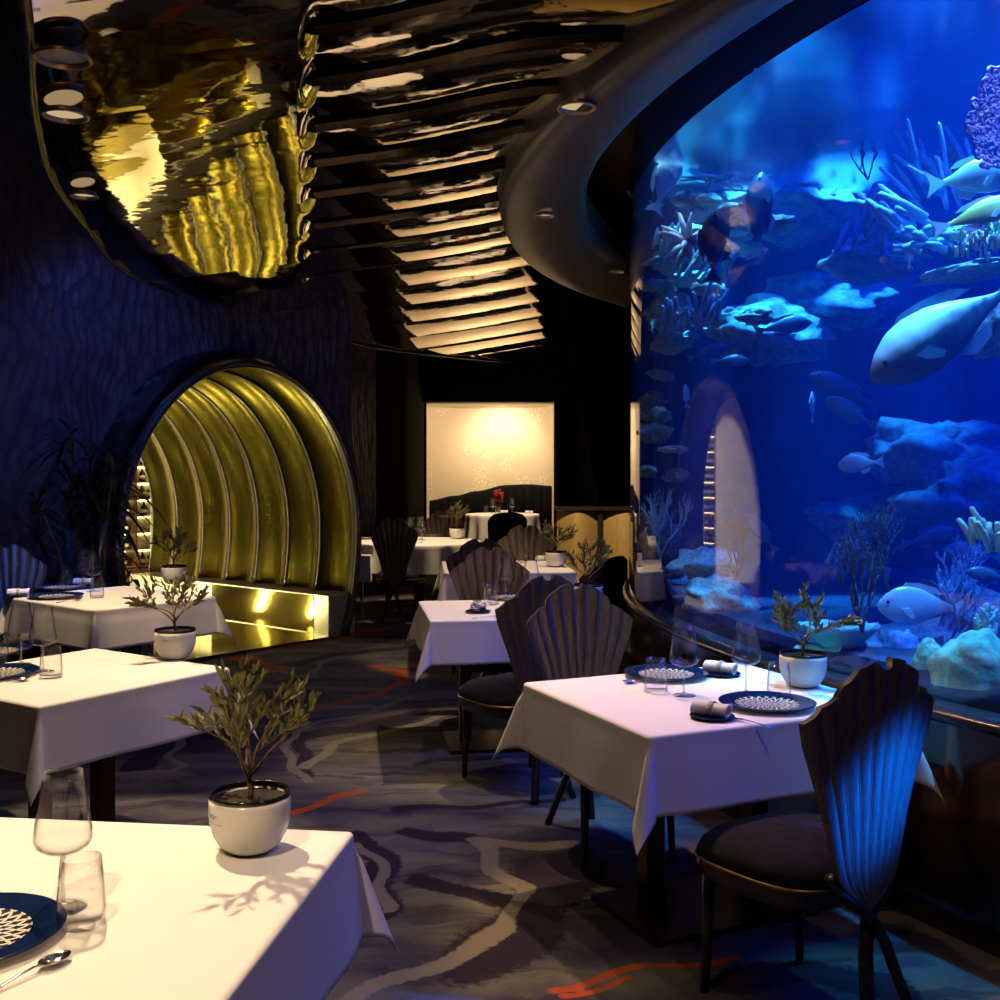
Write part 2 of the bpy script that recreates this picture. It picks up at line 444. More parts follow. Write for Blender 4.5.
# plate centre: rings of fish scales, each with a dark wedge
def plate_mat():
    m, nt, out = newmat('scale_patterned_porcelain')
    b = N(nt, 'ShaderNodeBsdfPrincipled'); b.inputs['Roughness'].default_value = .2
    nt.links.new(b.outputs[0], out.inputs[0])
    tc = N(nt, 'ShaderNodeTexCoord')
    sp = N(nt, 'ShaderNodeSeparateXYZ'); nt.links.new(tc.outputs['Object'], sp.inputs[0])
    def mt(op, a, b_=None, c=None):
        n = N(nt, 'ShaderNodeMath', operation=op)
        for i, x in enumerate((a, b_, c)):
            if x is None: continue
            if isinstance(x, (int, float)): n.inputs[i].default_value = x
            else: nt.links.new(x, n.inputs[i])
        return n.outputs[0]
    ang = mt('ARCTAN2', sp.outputs[1], sp.outputs[0])
    rad = mt('SQRT', mt('ADD', mt('MULTIPLY', sp.outputs[0], sp.outputs[0]), mt('MULTIPLY', sp.outputs[1], sp.outputs[1])))
    q = mt('DIVIDE', rad, .020)
    ring = mt('FLOOR', q); fr = mt('FRACT', q)
    u = mt('ADD', mt('MULTIPLY', ang, 24/(2*PI)), mt('MULTIPLY', ring, .5))
    uf = mt('ABSOLUTE', mt('SUBTRACT', mt('FRACT', u), .5))
    wedge = mt('LESS_THAN', mt('ADD', mt('MULTIPLY', uf, 2.0), mt('MULTIPLY', fr, .9)), .62)
    line = mt('GREATER_THAN', mt('ADD', mt('MULTIPLY', uf, 1.2), mt('MULTIPLY', mt('POWER', fr, 2.0), .55)), .60)
    dk = mt('MAXIMUM', wedge, line)
    mx = N(nt, 'ShaderNodeMix', data_type='RGBA')
    mx.inputs[6].default_value = (.74,.71,.62,1); mx.inputs[7].default_value = (.03,.03,.05,1)
    nt.links.new(dk, mx.inputs[0]); nt.links.new(mx.outputs[2], b.inputs['Base Color'])
    return m
M['plate_pattern'] = plate_mat()

# ------------------------------------------------------------------ camera
cam_d = bpy.data.cameras.new('camera'); cam = bpy.data.objects.new('camera', cam_d); COL.objects.link(cam)
cam.location = (0, 0, EYE); cam.rotation_euler = (PI/2, 0, 0)
cam_d.sensor_width = 36; cam_d.lens = 36*F/1000; cam_d.shift_y = -(500-HOR)/1000
cam_d.clip_start = .05; cam_d.clip_end = 100
SC.camera = cam
# ------------------------------------------------------------------ room shell
carpet_floor()

def wall_strip(pts, z0, z1, seg=.25):
    mb = MB()
    fine = []
    for (a, b) in zip(pts[:-1], pts[1:]):
        n = max(1, int(math.dist(a, b)/seg))
        fine += [(a[0]+(b[0]-a[0])*i/n, a[1]+(b[1]-a[1])*i/n) for i in range(n)]
    fine.append(pts[-1])
    vs = []; fs = []
    for p in fine: vs += [(p[0], p[1], z0), (p[0], p[1], z1)]
    for i in range(len(fine)-1): fs.append((2*i, 2*i+2, 2*i+3, 2*i+1))
    mb.add(vs, fs)
    return mb

def smooth_poly(pts, n=8):
    out = []
    P = [pts[0]] + list(pts) + [pts[-1]]
    for i in range(1, len(P)-2):
        for k in range(n):
            t = k/n
            q = []
            for c in range(len(pts[0])):
                p0,p1,p2,p3 = P[i-1][c],P[i][c],P[i+1][c],P[i+2][c]
                q.append(.5*((2*p1)+(-p0+p2)*t+(2*p0-5*p1+4*p2-p3)*t*t+(-p0+3*p1-3*p2+p3)*t**3))
            out.append(tuple(q))
    out.append(tuple(pts[-1]))
    return out

# tunnel frame: opening centre, axis into the tunnel, direction across it
TO = Vector((-2.105, 9.23, 0)); TA = Vector((-.77, .63, 0)).normalized(); TN = Vector((.63, .77, 0)).normalized()
def tun(s, n, z): return TO + TA*s + TN*n + Vector((0, 0, z))
TW, TZ, TH = 1.2, .95, 1.43
def horseshoe(z0, n=40, grow=0.):
    """(across, height, normal) from the right foot over the crown to the left foot"""
    pts = []
    k = 7
    for i in range(k):
        z = z0 + (TZ - z0)*i/k
        pts.append((TW - .06*((TZ-z)/.58)**2, z))
    for i in range(n+1):
        a = PI*i/n
        pts.append((TW*math.cos(a), TZ + TH*math.sin(a)))
    for i in range(k-1, -1, -1):
        z = z0 + (TZ - z0)*i/k
        pts.append((-TW + .06*((TZ-z)/.58)**2, z))
    out = []
    for i, p in enumerate(pts):
        a = pts[max(i-1, 0)]; b = pts[min(i+1, len(pts)-1)]
        tx, tz = b[0]-a[0], b[1]-a[1]; L = math.hypot(tx, tz)
        out.append((p[0], p[1], tz/L, -tx/L))   # outward normal
    return out

# left wall: near part, arch part with its hole, far part
WS = .27   # the mouth stands this far proud of the wall
tl = tun(WS, -1.6, 0); tr = tun(WS, 1.42, 0)
near_pts = smooth_poly([(-5.6,-4), (-5.5,0.5), (-5.1,3.6), (-4.35,5.9), (tl.x-.33, tl.y-.42), (tl.x, tl.y)])
struct(wall_strip(near_pts, 0, 5).build('wall_left', M['feather']))
far_pts = smooth_poly([(tr.x, tr.y), (-1.72,10.95), (-1.92,11.7), (-1.82,12.5), (-1.52,13.5)])
struct(wall_strip(far_pts, 0, 5).build('wall_left_far', M['feather']))
hs = horseshoe(0.0)
vs = []; fs = []
for (x, z, nx, nz) in hs:
    vs.append(tun(WS, x+nx*.14, max(0, z+nz*.14)))
    dx, dz = x, z-1.0
    t = 99
    if dx > 1e-6: t = min(t, 1.42/dx)
    if dx < -1e-6: t = min(t, -1.6/dx)
    if dz > 1e-6: t = min(t, 4.0/dz)
    if dz < -1e-6: t = min(t, -1.0/dz)
    vs.append(tun(WS, dx*t, 1.0+dz*t))
for i in range(len(hs)-1): fs.append((2*i, 2*i+2, 2*i+3, 2*i+1))
mb = MB(); mb.add(vs, fs)
# the two corners the rays jump across at the ceiling
mb.add([tun(WS,1.42,0), tun(WS,1.42,5), tun(WS,1.42,4.9)], [(0,1,2)])
struct(mb.build('wall_left_arch', M['feather']))
# black side and end of the room
struct(wall_strip([(-1.52,13.5), (-1.28,15.2), (-1.30,18.9)], 0, 5).build('wall_left_end', M['black']))
struct(wall_strip([(-5.6,-4), (9,-4)], 0, 5, 9).build('wall_front', M['black'], smooth=False))
struct(wall_strip([(9,-4), (9,24)], 0, 5, 9).build('wall_right', M['black'], smooth=False))
up = MB(); up.box(-7, 9, -4, 24, 5.0, 5.1)
struct(up.build('ceiling_upper', M['dark_ceiling'], smooth=False))

# ---- shell tunnel: a thing with ribs, ring, plinths
tunnel = thing('shell_tunnel', 'golden ribbed shell shaped tunnel entrance in the violet wall, leading to the wine cellar', 'tunnel', tun(0,0,0))
def local(o, root):
    """keep world-space vertices while parenting to an Empty that only has a location"""
    o.parent = root
    o.matrix_parent_inverse = Matrix.Translation(-Vector(root.location))
    return o
hp = horseshoe(.37, 48)
RIBS, RL = 7, .46
for k in range(RIBS):
    mb = MB()
    def fn(u, v, k=k):
        x, z, nx, nz = hp[round(u*(len(hp)-1))]
        d = .11*math.sin(PI*v)**.8
        p = tun(k*RL + v*RL, x + nx*d, z + nz*d)
        return p
    mb.grid(len(hp)-1, 14, fn)
    o = mb.build('rib', M['mosaic']); local(o, tunnel)
    mb = MB()
    mb.tube([tun(k*RL + RL, x - nx*.004, z - nz*.004) for (x, z, nx, nz) in hp], .012, 6)
    e = mb.build('rib_edge', M['silver_band']); e.parent = o
# big rounded ring round the opening, with a slim inner bead
ringprof = [(.00,.03),(.00,-.03),(.012,-.045),(.03,-.05),(.055,-.04),(.085,.0),(.11,.05),(.135,.11),(.15,.18),(.16,.25),(.165,.32)]
h0 = horseshoe(0.0, 48)
mb = MB()
def fnr(u, v):
    x, z, nx, nz = h0[round(u*(len(h0)-1))]
    o_, s_ = ringprof[round(v*(len(ringprof)-1))]
    return tun(s_, x + nx*o_, z + nz*o_)
mb.grid(len(h0)-1, len(ringprof)-1, fnr)
local(mb.build('entrance_ring', M['silver_band']), tunnel)
mb = MB(); mb.tube([tun(-.035, x+nx*.004, z+nz*.004) for (x,z,nx,nz) in h0], .014, 8)
local(mb.build('ring_bead', M['silver_band']), tunnel)
def tbox(mb, s0, s1, n0, n1, z0, z1):
    vs = [tun(s,n,z) for z in (z0,z1) for (s,n) in ((s0,n0),(s1,n0),(s1,n1),(s0,n1))]
    mb.add(vs, [(3,2,1,0),(4,5,6,7),(0,1,5,4),(1,2,6,5),(2,3,7,6),(3,0,4,7)])
for sgn in (1, -1):
    mb = MB(); a, b = sorted((sgn*.90, sgn*1.22)); tbox(mb, .02, RIBS*RL, a, b, 0, .375)
    pl = local(mb.build('plinth', M['marble'], smooth=False), tunnel)
    mb = MB(); a, b = sorted((sgn*.893, sgn*.90)); tbox(mb, .22, 1.75, a, b, .03, .365)
    e = mb.build('brass_panel', M['brass_mirror'], smooth=False); e.parent = pl
mb = MB(); tbox(mb, -.05, RIBS*RL, -.893, .893, .001, .022)
local(mb.build('brass_floor', M['brass_mirror'], smooth=False), tunnel)

# ---- wine cellar behind the tunnel
mb = MB()
def quad(a, b, c, d): mb.add([a,b,c,d], [(0,1,2,3)])
E = RIBS*RL
quad(tun(E+1.5,-1.7,0), tun(E+1.5,2.6,0), tun(E+1.5,2.6,2.7), tun(E+1.5,-1.7,2.7))
quad(tun(E,-1.7,0), tun(E+1.5,-1.7,0), tun(E+1.5,-1.7,2.7), tun(E,-1.7,2.7))
quad(tun(E,2.6,0), tun(E+1.5,2.6,0), tun(E+1.5,2.6,2.7), tun(E,2.6,2.7))
quad(tun(E,1.15,0), tun(E,2.6,0), tun(E,2.6,2.7), tun(E,1.15,2.7))
quad(tun(E,-1.15,0), tun(E,-1.7,0), tun(E,-1.7,2.7), tun(E,-1.15,2.7))
quad(tun(E,-1.7,2.7), tun(E,2.6,2.7), tun(E+1.5,2.6,2.7), tun(E+1.5,-1.7,2.7))
quad(tun(E,-1.15,2.45), tun(E,1.15,2.45), tun(E,1.15,2.7), tun(E,-1.15,2.7))
struct(mb.build('wall_cellar', M['white_wall'], smooth=False))
rack = thing('wine_rack', 'backlit rack of wine bottles glowing behind the left edge of the golden tunnel', 'wine rack', tun(E+1.3,1.75,0))
M['rack_back'] = pbr('pale_rack_back', (.72,.62,.36), .5)
M['led'] = emit('warm_shelf_led', (1.0,.80,.30), 9.0)
mb = MB(); tbox(mb, E+1.40, E+1.43, .95, 2.5, .3, 2.65); local(mb.build('back_panel', M['rack_back'], smooth=False), rack)
for n in (.95, 1.72, 2.49):
    mb = MB(); tbox(mb, E+1.16, E+1.43, n-.012, n+.012, 0, 2.65); local(mb.build('upright', M['brown_wood'], smooth=False), rack)
mb = MB(); tbox(mb, E+1.16, E+1.43, .95, 2.5, 0, .3); local(mb.build('base_cabinet', M['brown_wood'], smooth=False), rack)
SH = [.33 + .205*i for i in range(11)]
for z in SH:
    mb = MB(); tbox(mb, E+1.17, E+1.40, .96, 2.48, z-.010, z)
    sh = local(mb.build('shelf', M['brown_wood'], smooth=False), rack)
    mb = MB(); tbox(mb, E+1.385, E+1.398, .97, 2.47, z+.165, z+.178)
    e = mb.build('light_strip', M['led'], smooth=False); e.parent = sh
bt = MB(); bt.lathe([(.0,.0),(.036,.0),(.038,.01),(.038,.095),(.030,.115),(.013,.135),(.013,.160),(.0,.162)], 12)
bottle = bt.build('wine_bottle', M['bottle'])
lb = MB(); lb.lathe([(.0385,.03),(.0385,.075)], 12); lo = lb.build('label', M['label'], bottle)
BL = 'dark wine bottle standing on a lit shelf of the cellar rack'
tag(bottle, BL, 'bottle', 'wine bottles in the cellar rack')
first = True
rb = random.Random(3)
for z in SH[:-1]:
    n = 1.04
    while n < 2.44:
        if abs(n-1.72) > .06 and rb.random() < .85:
            p = tun(E+1.27, n, z+.0005)
            if first: o = bottle; first = False
            else: o = copy_tree(bottle)
            o.location = p; o.rotation_euler = (0,0,rb.random()*6)
        n += .105 + rb.random()*.03

# ---- mirror ceiling in sagging strips
EDGE = [(1.2, -0.75), (2.2, -1.05), (3.427, -1.471), (4.291, -1.814), (5.18, -2.11), (6.122, -2.298), (7.27, -2.498), (8.304, -2.453), (9.487, -2.199), (11.96, -1.827), (14.094, -1.281), (19.577, 0.801)]
def xl(y):
    if y <= EDGE[0][0]: return EDGE[0][1]
    for (a, b) in zip(EDGE[:-1], EDGE[1:]):
        if y <= b[0]: return a[1] + (b[1]-a[1])*(y-a[0])/(b[0]-a[0])
    return EDGE[-1][1]
def xr(y):
    d = 7.3**2 - (y-6.81)**2
    x = 7.29 - math.sqrt(d) if d > 0 else 6
    return min(x + .3, 4.2)
def zc(x, y): return 3.2 + .13*x
def sm(a, b, x):
    t = min(1, max(0, (x-a)/(b-a))); return t*t*(3-2*t)
def tilt(x, y):
    ep = math.atan2(1.6, y); out = -math.atan2(1.45, max(2.5, 19.4-y)) - R_(1.4)
    tr_ = max(-R_(2.0), min(R_(3.9), (ep+out)/2))
    tl_ = -R_(2.8) - R_(4.8)*sm(4.5, 8.5, y)
    w = sm(-.182, -.168, x/max(y, .5))
    return tl_*(1-w) + tr_*w
mb = MB()
y0 = 1.3
k = 0
NX, NV = 180, 8
def ypos(x, y): return y - .28*math.sqrt(max(0, x+.6)**2 + .04) + .056
strips = []
while y0 < 18.7:
    L = max(.50, .108*y0) + (.08 if k % 3 == 0 else 0)
    strips.append((y0, min(y0+L, 18.7))); y0 += L; k += 1
prev_far = None
for (a, b) in strips:
    L = b-a
    vs = []; fs = []
    for j in range(NV+1):
        v = j/NV; y = a + L*v
        X0, X1 = xl(y), xr(y)
        for i in range(NX+1):
            x = X0 + (X1-X0)*i/NX
            t = tilt(x, y); D = R_(1.8) + R_(6.6)*sm(-.182, -.168, x/max(y, .5))
            z = zc(x, y) + L*(math.tan(t)*(v-.5) + D*((v-.5)**2)/2)
            z -= .22*max(0, x+.1)**2*(1-sm(4.8, 6.5, y))
            z += .0022*noise.noise(Vector((x*2.1, y*1.2, 3.1)))
            vs.append((x, ypos(x, y), z))
    for j in range(NV):
        for i in range(NX):
            q = j*(NX+1)+i
            fs.append((q, q+1, q+NX+2, q+NX+1))
    n = len(mb.v)
    mb.add(vs, fs)
    if prev_far is not None:
        mb.f += [(prev_far+i, prev_far+i+1, n+i+1, n+i) for i in range(NX)]; mb.m += [1]*NX
    prev_far = n + NV*(NX+1)
struct(mb.build('ceiling', [M['ceil_metal'], M['ceil_joint']], fix=False, angle=25))
# dark lip along the left edge of the ceiling
ed = smooth_poly([(xl(y), ypos(xl(y), y), zc(xl(y), y)) for (y, _) in EDGE], 6)
mb = MB(); mb.tube([(x-.01, y, z-.01) for (x,y,z) in ed], .022, 6)
struct(mb.build('trim_1', M['sill']))
# bulkhead between the mirror ceiling and the alcove
mb = MB(); mb.box(-1.4, 3.2, 18.55, 19.0, 2.62, 5)
struct(mb.build('wall_bulkhead', M['dark_ceiling'], smooth=False))

# ---- alcove at the far end
mb = MB()
AW = smooth_poly([(-1.62,19.0), (-1.6,20.0), (-1.25,20.75), (-.2,20.95), (.8,20.75), (1.2,20.0), (1.22,19.0)], 8)
o = wall_strip(AW, .0, 2.95, .1).build('wall_alcove', M['wallpaper']); struct(o)
mb = MB(); mb.add([(x,y,2.80-.16*(y-19)/1.9) for (x,y) in AW], [tuple(range(len(AW)))])
struct(mb.build('ceiling_alcove', M['white_wall'], smooth=False))
mb = MB(); mb.box(-1.45, -1.27, 18.85, 19.05, 0, 2.7); struct(mb.build('trim_2', M['black'], smooth=False))
mb = MB(); mb.box(.93, 1.28, 18.6, 19.05, 0, 2.75); struct(mb.build('trim_3', M['black'], smooth=False))
mb = MB()
for (z0, z1) in ((0, 1.585), (1.60, 2.28), (2.295, 3.2)): mb.box(1.28, 3.9, 18.7, 18.85, z0, z1)
struct(mb.build('wall_back', M['brown_wood'], smooth=False))
# black raking column in front of the panelled wall
mb = MB()
def fc(u, v):
    z = v*3.4
    x0 = 1.47 - .17*z if z < 1 else 1.30 - .165*(z-1)
    w = 2.3 - x0
    a = -PI + PI*2*u
    return (x0 + w/2 + w/2*math.cos(a), 14.6 + .5*math.sin(a), z)
mb.grid(28, 8, fc)
struct(mb.build('column', M['black']))
# room behind: dark wall
struct(wall_strip([(3.9,18.8), (9,18.8)], 0, 5, 9).build('wall_back_far', M['brown_wood'], smooth=False))

# banquette with channelled back
ban = thing('banquette', 'dark channelled banquette with a curved high back under the lit wallpaper', 'banquette', (-.15,19.6,0))
TOPC = [(-1.26,.93),(-.80,1.01),(-.43,1.09),(.12,1.2),(.5,1.215),(.94,1.19)]
def topc(x):
    if x <= TOPC[0][0]: return TOPC[0][1]
    for a, b in zip(TOPC[:-1], TOPC[1:]):
        if x <= b[0]: return a[1]+(b[1]-a[1])*sm(0,1,(x-a[0])/(b[0]-a[0]))
    return TOPC[-1][1]
mb = MB()
def fb(u, v):
    x = -1.25 + 2.17*u
    y = 19.75 - .3*(abs(x+.15)/1.1)**2.5
    ch = .035*abs(math.sin(PI*u*14))
    zt = topc(x)
    prof = [(0, .42), (-ch, .46), (-ch-.01, zt-.04), (0.02-ch*.5, zt), (.12, zt), (.12, .3)]
    d, z = prof[round(v*5)]
    return (x, y+d, z)
mb.grid(140, 5, fb)
local(mb.build('backrest', M['velvet'], fix=False), ban)
mb = MB()
def fs_(u, v):
    x = -1.25 + 2.17*u; y1 = 19.75 - .3*(abs(x+.15)/1.1)**2.5
    pr = [(-.5, .0), (-.5, .38), (-.46, .45), (-.25, .47), (0, .45)]
    d, z = pr[round(v*4)]
    return (x, y1+d, z)
mb.grid(40, 4, fs_)
local(mb.build('seat', M['velvet'], fix=False), ban)

# brass host partition, two panels with a black cap
par = thing('brass_partition', 'low curved partition of brushed brass panels with black top beside the tank', 'partition', (1.0,11.6,0))
mb = MB()
for (x0, x1) in ((.60, 1.02), (1.07, 1.6)):
    n = 10
    pts = [(x0+(x1-x0)*i/n, 11.55-.10*math.sin(PI*i/n)) for i in range(n+1)]
    vs = []; fs = []
    for p in pts: vs += [(p[0],p[1],.02), (p[0],p[1],1.09), (p[0],p[1]+.12,1.09), (p[0],p[1]+.12,.02)]
    for i in range(n):
        for c in range(4): fs.append((4*i+c, 4*i+(c+1)%4, 4*i+4+(c+1)%4, 4*i+4+c))
    fs += [(0,1,2,3), (4*n+3,4*n+2,4*n+1,4*n)]
    m2 = MB(); m2.add(vs, fs); local(m2.build('brass_panel', M['brass_brushed'], angle=40), par)
mb = MB(); mb.box(.58, 1.62, 11.42, 11.70, 1.09, 1.125); local(mb.build('top_cap', M['sill'], smooth=False), par)
mb = MB(); mb.box(1.02, 1.07, 11.47, 11.66, 0, 1.09); local(mb.build('post', M['sill'], smooth=False), par)

# ------------------------------------------------------------------ aquarium
AC = Vector((7.35, 6.6, 0)); AR = 6.53; SILL = .74; WL = 3.27
def cyl(mb, r, z0, z1, a0, a1, n, nz=1, r1=None):
    def fn(u, v):
        a = R_(a0 + (a1-a0)*u); rr = r if r1 is None else r+(r1-r)*v
        return (AC.x + rr*math.cos(a), AC.y + rr*math.sin(a), z0+(z1-z0)*v)
    mb.grid(n, nz, fn)
aq = thing('aquarium', 'huge curved cylindrical aquarium tank of blue lit water on a dark copper plinth', 'aquarium', (AC.x, AC.y, 0))
M['acrylic'] = glassy('clear_acrylic', 1.58, (.97,.985,1.0))
mb = MB(); cyl(mb, AR, SILL, 4.9, 90, 300, 260)
local(mb.build('acrylic_wall', M['acrylic'], fix=False), aq)
mb = MB(); cyl(mb, AR+.03, 0.0, SILL-.03, 90, 300, 220); local(mb.build('plinth', M['copper'], fix=False), aq)
mb = MB()
pr = [(AR-.10,SILL),(AR+.03,SILL),(AR+.045,SILL-.012),(AR+.045,SILL-.035),(AR+.02,SILL-.045)]
def fsill(u, v):
    a = R_(90+210*u); r, z = pr[round(v*4)]
    return (AC.x+r*math.cos(a), AC.y+r*math.sin(a), z)
mb.grid(220, 4, fsill); local(mb.build('sill', M['sill'], fix=False), aq)
# blue painted kerb inside the glass, sandy bed and an added panel above the water
M['tank_blue'] = pbr('deep_blue_tank_paint', (.02,.08,.50), .6, col2=(.015,.06,.40), nscale=3)
M['bed'] = pbr('tank_bed', (.025,.045,.09), .9, col2=(.045,.07,.12), nscale=14, bump=.5, bscale=30)
mb = MB(); cyl(mb, AR-.25, SILL, .79, 90, 300, 200); local(mb.build('tank_kerb', M['tank_blue'], fix=False), aq)
mb = MB(); cyl(mb, AR-.25, .79, .77, 90, 300, 200, 1, 1.5); local(mb.build('tank_bed', M['bed'], fix=False), aq)
mb = MB(); cyl(mb, AR-.03, WL+.015, 4.9, 90, 300, 200); local(mb.build('added_hood', M['tank_blue'], fix=False), aq)  # added panel hides the lamps, its blue stands in for the glass reflection
# water: closed body, surface mirrors at grazing angles
WATER_SCATTER = .07
def water_mats():
    ms = []
    for surf in (False, True):
        m, nt, out = newmat('tank_water_surface' if surf else 'tank_water')
        tr = N(nt, 'ShaderNodeBsdfTransparent'); tr.inputs[0].default_value = (1,1,1,1)
        if surf:
            fr = N(nt, 'ShaderNodeFresnel'); fr.inputs['IOR'].default_value = 1.33
            gl = N(nt, 'ShaderNodeBsdfGlossy'); gl.inputs['Roughness'].default_value = .22; gl.inputs['Color'].default_value = (.75,.9,1,1)
            nz = N(nt, 'ShaderNodeTexNoise'); nz.inputs['Scale'].default_value = 2.2; nz.inputs['Detail'].default_value = 2
            tc = N(nt, 'ShaderNodeTexCoord'); nt.links.new(tc.outputs['Object'], nz.inputs['Vector'])
            bp = N(nt, 'ShaderNodeBump'); bp.inputs['Strength'].default_value = .25; bp.inputs['Distance'].default_value = .04
            nt.links.new(nz.outputs[0], bp.inputs['Height']); nt.links.new(bp.outputs[0], gl.inputs['Normal'])
            mx = N(nt, 'ShaderNodeMixShader')
            nt.links.new(fr.outputs[0], mx.inputs[0]); nt.links.new(tr.outputs[0], mx.inputs[1]); nt.links.new(gl.outputs[0], mx.inputs[2])
            nt.links.new(mx.outputs[0], out.inputs['Surface'])
        else: nt.links.new(tr.outputs[0], out.inputs['Surface'])
        vsn = N(nt, 'ShaderNodeVolumeScatter'); vsn.inputs['Color'].default_value = (.03,.22,1,1); vsn.inputs['Density'].default_value = WATER_SCATTER; vsn.inputs['Anisotropy'].default_value = .2
        va = N(nt, 'ShaderNodeVolumeAbsorption'); va.inputs['Color'].default_value = (.03,.50,.99,1); va.inputs['Density'].default_value = .38
        ad = N(nt, 'ShaderNodeAddShader'); nt.links.new(vsn.outputs[0], ad.inputs[0]); nt.links.new(va.outputs[0], ad.inputs[1])
        nt.links.new(ad.outputs[0], out.inputs['Volume'])
        ms.append(m)
    return ms

# back of the tank: rock face curving away behind the glass
BACK = smooth_poly([(1.02,8.35), (1.5,8.75), (2.3,8.75), (3.3,8.4), (4.3,7.7), (5.2,6.6), (5.8,5.0), (6.0,2.5), (6.2,.35)], 10)
wm = water_mats()
# water outline: along the glass from the left tangent round to the right, back along the rock face
arc = []
a0 = math.degrees(math.atan2(8.35-AC.y, 1.02-AC.x)) % 360; a1 = math.degrees(math.atan2(.35-AC.y, 6.2-AC.x)) % 360
for i in range(121):
    a = R_(a0 + (a1-a0)*i/120); arc.append((AC.x+(AR-.02)*math.cos(a), AC.y+(AR-.02)*math.sin(a)))
outl = arc + [(x+.02, y+.35) for (x, y) in BACK[::-1][2:-2]]
n = len(outl)
mb = MB()
vs = [(x,y,SILL+.02) for (x,y) in outl] + [(x,y,WL) for (x,y) in outl]
mb.add(vs, [(i,(i+1)%n,n+(i+1)%n,n+i) for i in range(n)] + [tuple(range(n-1,-1,-1))], 0)
mb.add(vs, [tuple(range(n,2*n))], 1)
local(mb.build('water', wm, fix=True, smooth=False), aq)

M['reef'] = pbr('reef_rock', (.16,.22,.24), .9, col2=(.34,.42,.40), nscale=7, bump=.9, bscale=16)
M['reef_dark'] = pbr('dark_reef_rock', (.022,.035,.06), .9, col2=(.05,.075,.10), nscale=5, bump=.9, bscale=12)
mb = MB()
NB = len(BACK)
def frock(u, v):
    fi = u*(NB-1); i = min(int(fi), NB-2); t = fi-i
    x = BACK[i][0]*(1-t)+BACK[i+1][0]*t; y = BACK[i][1]*(1-t)+BACK[i+1][1]*t
    z = SILL + .05 + (4.0-SILL)*v
    d = noise.fractal(Vector((x*1.1, y*1.1, z*1.3)), .9, 2.1, 5)*.33 + .12*noise.noise(Vector((x*.5,y*.5,z*.9)))
    e = min(1, u*6)
    return (x - .45*d*e, y - .8*abs(d)*e, z)
mb.grid(190, 70, frock)
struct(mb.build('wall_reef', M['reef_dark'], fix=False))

# ---- soffit ring over the glass
oc, orr = Vector((7.29,6.81)), 7.3
ic, irr = Vector((7.42,6.43)), 6.9
prof = [(0,3.42),(0,3.22),(.015,3.16),(.05,3.115),(.12,3.095),(.35,3.10),(.62,3.12),(.82,3.14),(.93,3.165),(.99,3.215),(1,3.27),(1,3.42)]
def fring(u, v):
    a = R_(92 + 208*u); t, z = prof[round(v*(len(prof)-1))]
    o = oc + orr*Vector((math.cos(a), math.sin(a))); i = ic + irr*Vector((math.cos(a), math.sin(a)))
    p = o*(1-t) + i*t
    return (p.x, p.y, z)
mb = MB(); mb.grid(260, len(prof)-1, fring)
struct(mb.build('ceiling_ring', M['ring'], fix=False, angle=50))
mb = MB(); cyl(mb, AR-.05, 3.72, 3.72, 92, 300, 160, 1, 7.2)
struct(mb.build('ceiling_gap', M['brown_wood'], fix=False))
# ------------------------------------------------------------------ chairs
def lerp_tab(tab, s):
    if s <= tab[0][0]: return tab[0][1]
    for a, b in zip(tab[:-1], tab[1:]):
        if s <= b[0]: return a[1]+(b[1]-a[1])*(s-a[0])/(b[0]-a[0])
    return tab[-1][1]
WTAB = [(0,.004),(.05,.040),(.11,.085),(.18,.112),(.30,.130),(.45,.150),(.6,.176),(.75,.208),(.88,.236),(1,.250)]
def fan_top(t):
    a = abs(t)
    if a < .12: return 1.028 + .006*(a/.12)**2 - .010*(1-(a/.12)**2)
    if a < .62:
        q = (a-.12)/.50
        return 1.045 - .070*q**1.7
    q = (a-.62)/.38
    return .955 - .065*q**1.4
RIDGE = [-1,-.81,-.62,-.37,-.12,.12,.37,.62,.81,1]
def flute(t):
    for a, b in zip(RIDGE[:-1], RIDGE[1:]):
        if a <= t <= b:
            q = (t-a)/(b-a); return (b-a)*(1-(2*q-1)**2)
    return 0
TS = []
for a, b in zip(RIDGE[:-1], RIDGE[1:]):
    for k in range(6): TS.append(a+(b-a)*k/6)
TS.append(1.0)
def fan_surf(sgn, t, s):
    z = .36 + s*(fan_top(t)-.36)
    x = lerp_tab(WTAB, s)*t
    y = -.045*s**1.6 + .045*t*t*s - .062*flute(t)*s**.6
    return (x, y + sgn*.009, z)
